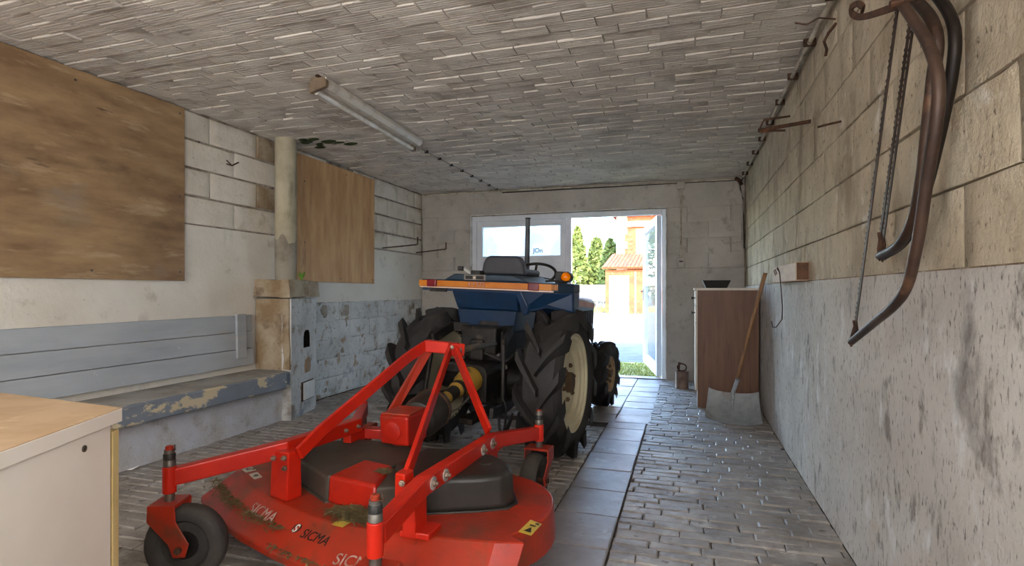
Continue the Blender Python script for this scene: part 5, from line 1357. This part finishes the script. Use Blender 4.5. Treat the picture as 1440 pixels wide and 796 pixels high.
def slope_frame(px, lift=.002, seg=None, down=.5):
    """a place on the sloping rear skirt of the deck: segment index seg, 0 = crease, 1 = rim"""
    a, b = V((*crease[seg], ZD)), V((*crease[seg + 1], ZD)); c, d = V((*rim_[seg], ZR)), V((*rim_[seg + 1], ZR))
    p = a.lerp(b, px).lerp(c.lerp(d, px), down)
    u = (b - a).normalized(); v = (a.lerp(b, px) - c.lerp(d, px)).normalized()
    n_ = u.cross(v).normalized()
    return frame(p + n_ * lift, u, v)
text('lettering', 'SICMA', .066, slope_frame(.15, seg=2, down=.38), decal_faded, mw, shear=.15)
text('lettering', 'SICMA', .050, slope_frame(.62, seg=3, down=.42), decal_black, mw, shear=.3)
lg = slope_frame(.14, seg=3, down=.38)
text('logo', 'O', .052, lg, decal_black, mw, shear=.3)
text('logo', 'S', .044, lg @ Matrix.Translation((0, 0, .0008)), decal_white, mw, shear=.3, offset=.001)
text('lettering', 'SICMA', .058, slope_frame(.62, seg=4, down=.70), decal_faded, mw, shear=.15)

# grass clippings left on the deck
clip_m = mat('dry_clippings', '7d6f48', '574c2e', '95885e', sc=60, lo=.35, hi=.65, rough=.95, bump=0)
def clippings(name, label, spots, count, seed, hmax=.03):
    r = random.Random(seed); mb = MB()
    for i in range(count):
        (x, y, z, sx, sy) = r.choice(spots)
        a, b = r.gauss(0, .42), r.gauss(0, .42)
        px, py = x + sx * a, y + sy * b
        h = max(0, hmax * (1 - (a * a + b * b) * .8)) * r.random() + .001
        t_ = r.uniform(0, 6.28); L_ = r.uniform(.008, .028); w = r.uniform(.0012, .003)
        d = V((math.cos(t_), math.sin(t_), r.uniform(-.25, .25))) * L_; e = V((-math.sin(t_), math.cos(t_), 0)) * w
        c = V((px, py, z + h + .003))
        mb.add([c - d - e, c - d + e, c + d + e, c + d - e], [(0, 1, 2, 3)])
    o = mb.build(name, clip_m)
    return tag(o, label, 'grass', kind='stuff')
heap = at(497, 722, ZD + .01)
clippings('grass_clippings', 'heap of dry grass clippings on the red deck in front of its center cover', [(heap.x, heap.y, ZD, .115, .05), (heap.x + .10, heap.y - .01, ZD, .06, .035)], 2600, 3, .03)
tr_ = []
for i in range(5):
    for k in range(4):
        a, b = V((*crease[i], ZD)), V((*crease[i + 1], ZD)); c, d = V((*rim_[i], ZR)), V((*rim_[i + 1], ZR))
        t_ = k / 4; p = a.lerp(b, t_).lerp(c.lerp(d, t_), .50 if i < 3 else .74); tr_.append((p.x, p.y, p.z - (.0 if i < 3 else .02), .07, .045))
clippings('grass_clippings', 'thin trail of old clippings along the rear skirt of the red deck', tr_, 800, 4, .005)
clippings('grass_clippings', 'small dry clump on top of the red center cover', [(at(540, 664, .38).x, at(540, 664, .38).y, .379, .03, .014)], 160, 5, .008)

# drive shaft between mower and tractor
ds = thing('drive_shaft', 'yellow guarded drive shaft with black bell between mower gearbox and tractor', 'shaft', (-1.3, 2.8, .45))
SA, SB = V((-1.315, 2.545, .455)), V((-1.285, 3.44, .60))
d = (SB - SA).normalized(); Ls = (SB - SA).length
MB().lathe([(.05, .0), (.095, .02), (.108, .06), (.108, .19), (.10, .215), (.06, .22)], SA, d, 28).build('bell_guard', cover_black, ds, smooth=40)
MB().lathe([(.109, 0), (.112, .006), (.112, .018), (.109, .024)], SA + d * .165, d, 28).build('band', rust, ds, smooth=40)
MB().lathe([(.036, .22), (.036, .52)], SA, d, 18).build('guard_tube', yellow, ds, smooth=40)
MB().lathe([(.040, 0), (.040, .10)], SA + d * .36, d, 18).build('black_sleeve', black_plastic, ds, smooth=40)
MB().lathe([(.040, .46), (.050, .48), (.050, .53), (.056, .555), (.072, .60), (.080, .66), (.082, .695), (.076, .70), (.03, .66)], SA, d, 22).build('yellow_bell', yellow, ds, smooth=40)
MB().lathe([(.051, .485), (.053, .49), (.053, .525), (.051, .53)], SA, d, 22).build('black_ring', black_plastic, ds, smooth=40)
MB().lathe([(.02, .78), (.02, Ls + .03)], SA, d, 12).build('spline', dark_steel, ds)
chain_pts = [SA + d * (.24 + .03 * k) + V((.05, 0, -.045 - .03 * math.sin(math.pi * k / 13))) for k in range(14)]
lk = MB().tube([(.011 * math.cos(a), .006 * math.sin(a), 0) for a in [k * math.pi / 5 for k in range(10)]], .0018, 5, True).mesh('chain_link'); lk.materials.append(grey_steel)
for k in range(13):
    a, b = chain_pts[k], chain_pts[k + 1]
    M = frame(a, (b - a), V((1, 0, 0)) if k % 2 else V((0, 0, 1)))
    for q_ in (0, .5): instance('chain_link', lk, ds, Matrix.Translation(a.lerp(b, q_)) @ frame((0, 0, 0), (b - a), V((1, .1, 0)) if q_ == 0 else V((.1, 0, 1))))
# top link
tl = thing('top_link', 'grey steel top link rod from the red hitch to the tractor', 'rod', tuple(TRp))
q0, q1 = TRp + V((.035, .02, -.015)), V((-1.205, 3.47, .77))
MB().tube([q0, q0.lerp(q1, .12), q0.lerp(q1, .13), q0.lerp(q1, .62), q0.lerp(q1, .63), q1], .019, 12, scale=[.7, .7, 1, 1, .6, .6]).build('rod', grey_steel, tl, smooth=50)
MB().lathe([(.026, -.02), (.026, .02), (0, .02)], q0, (1, 0, 0), 14).build('eye', grey_steel, tl, smooth=40)
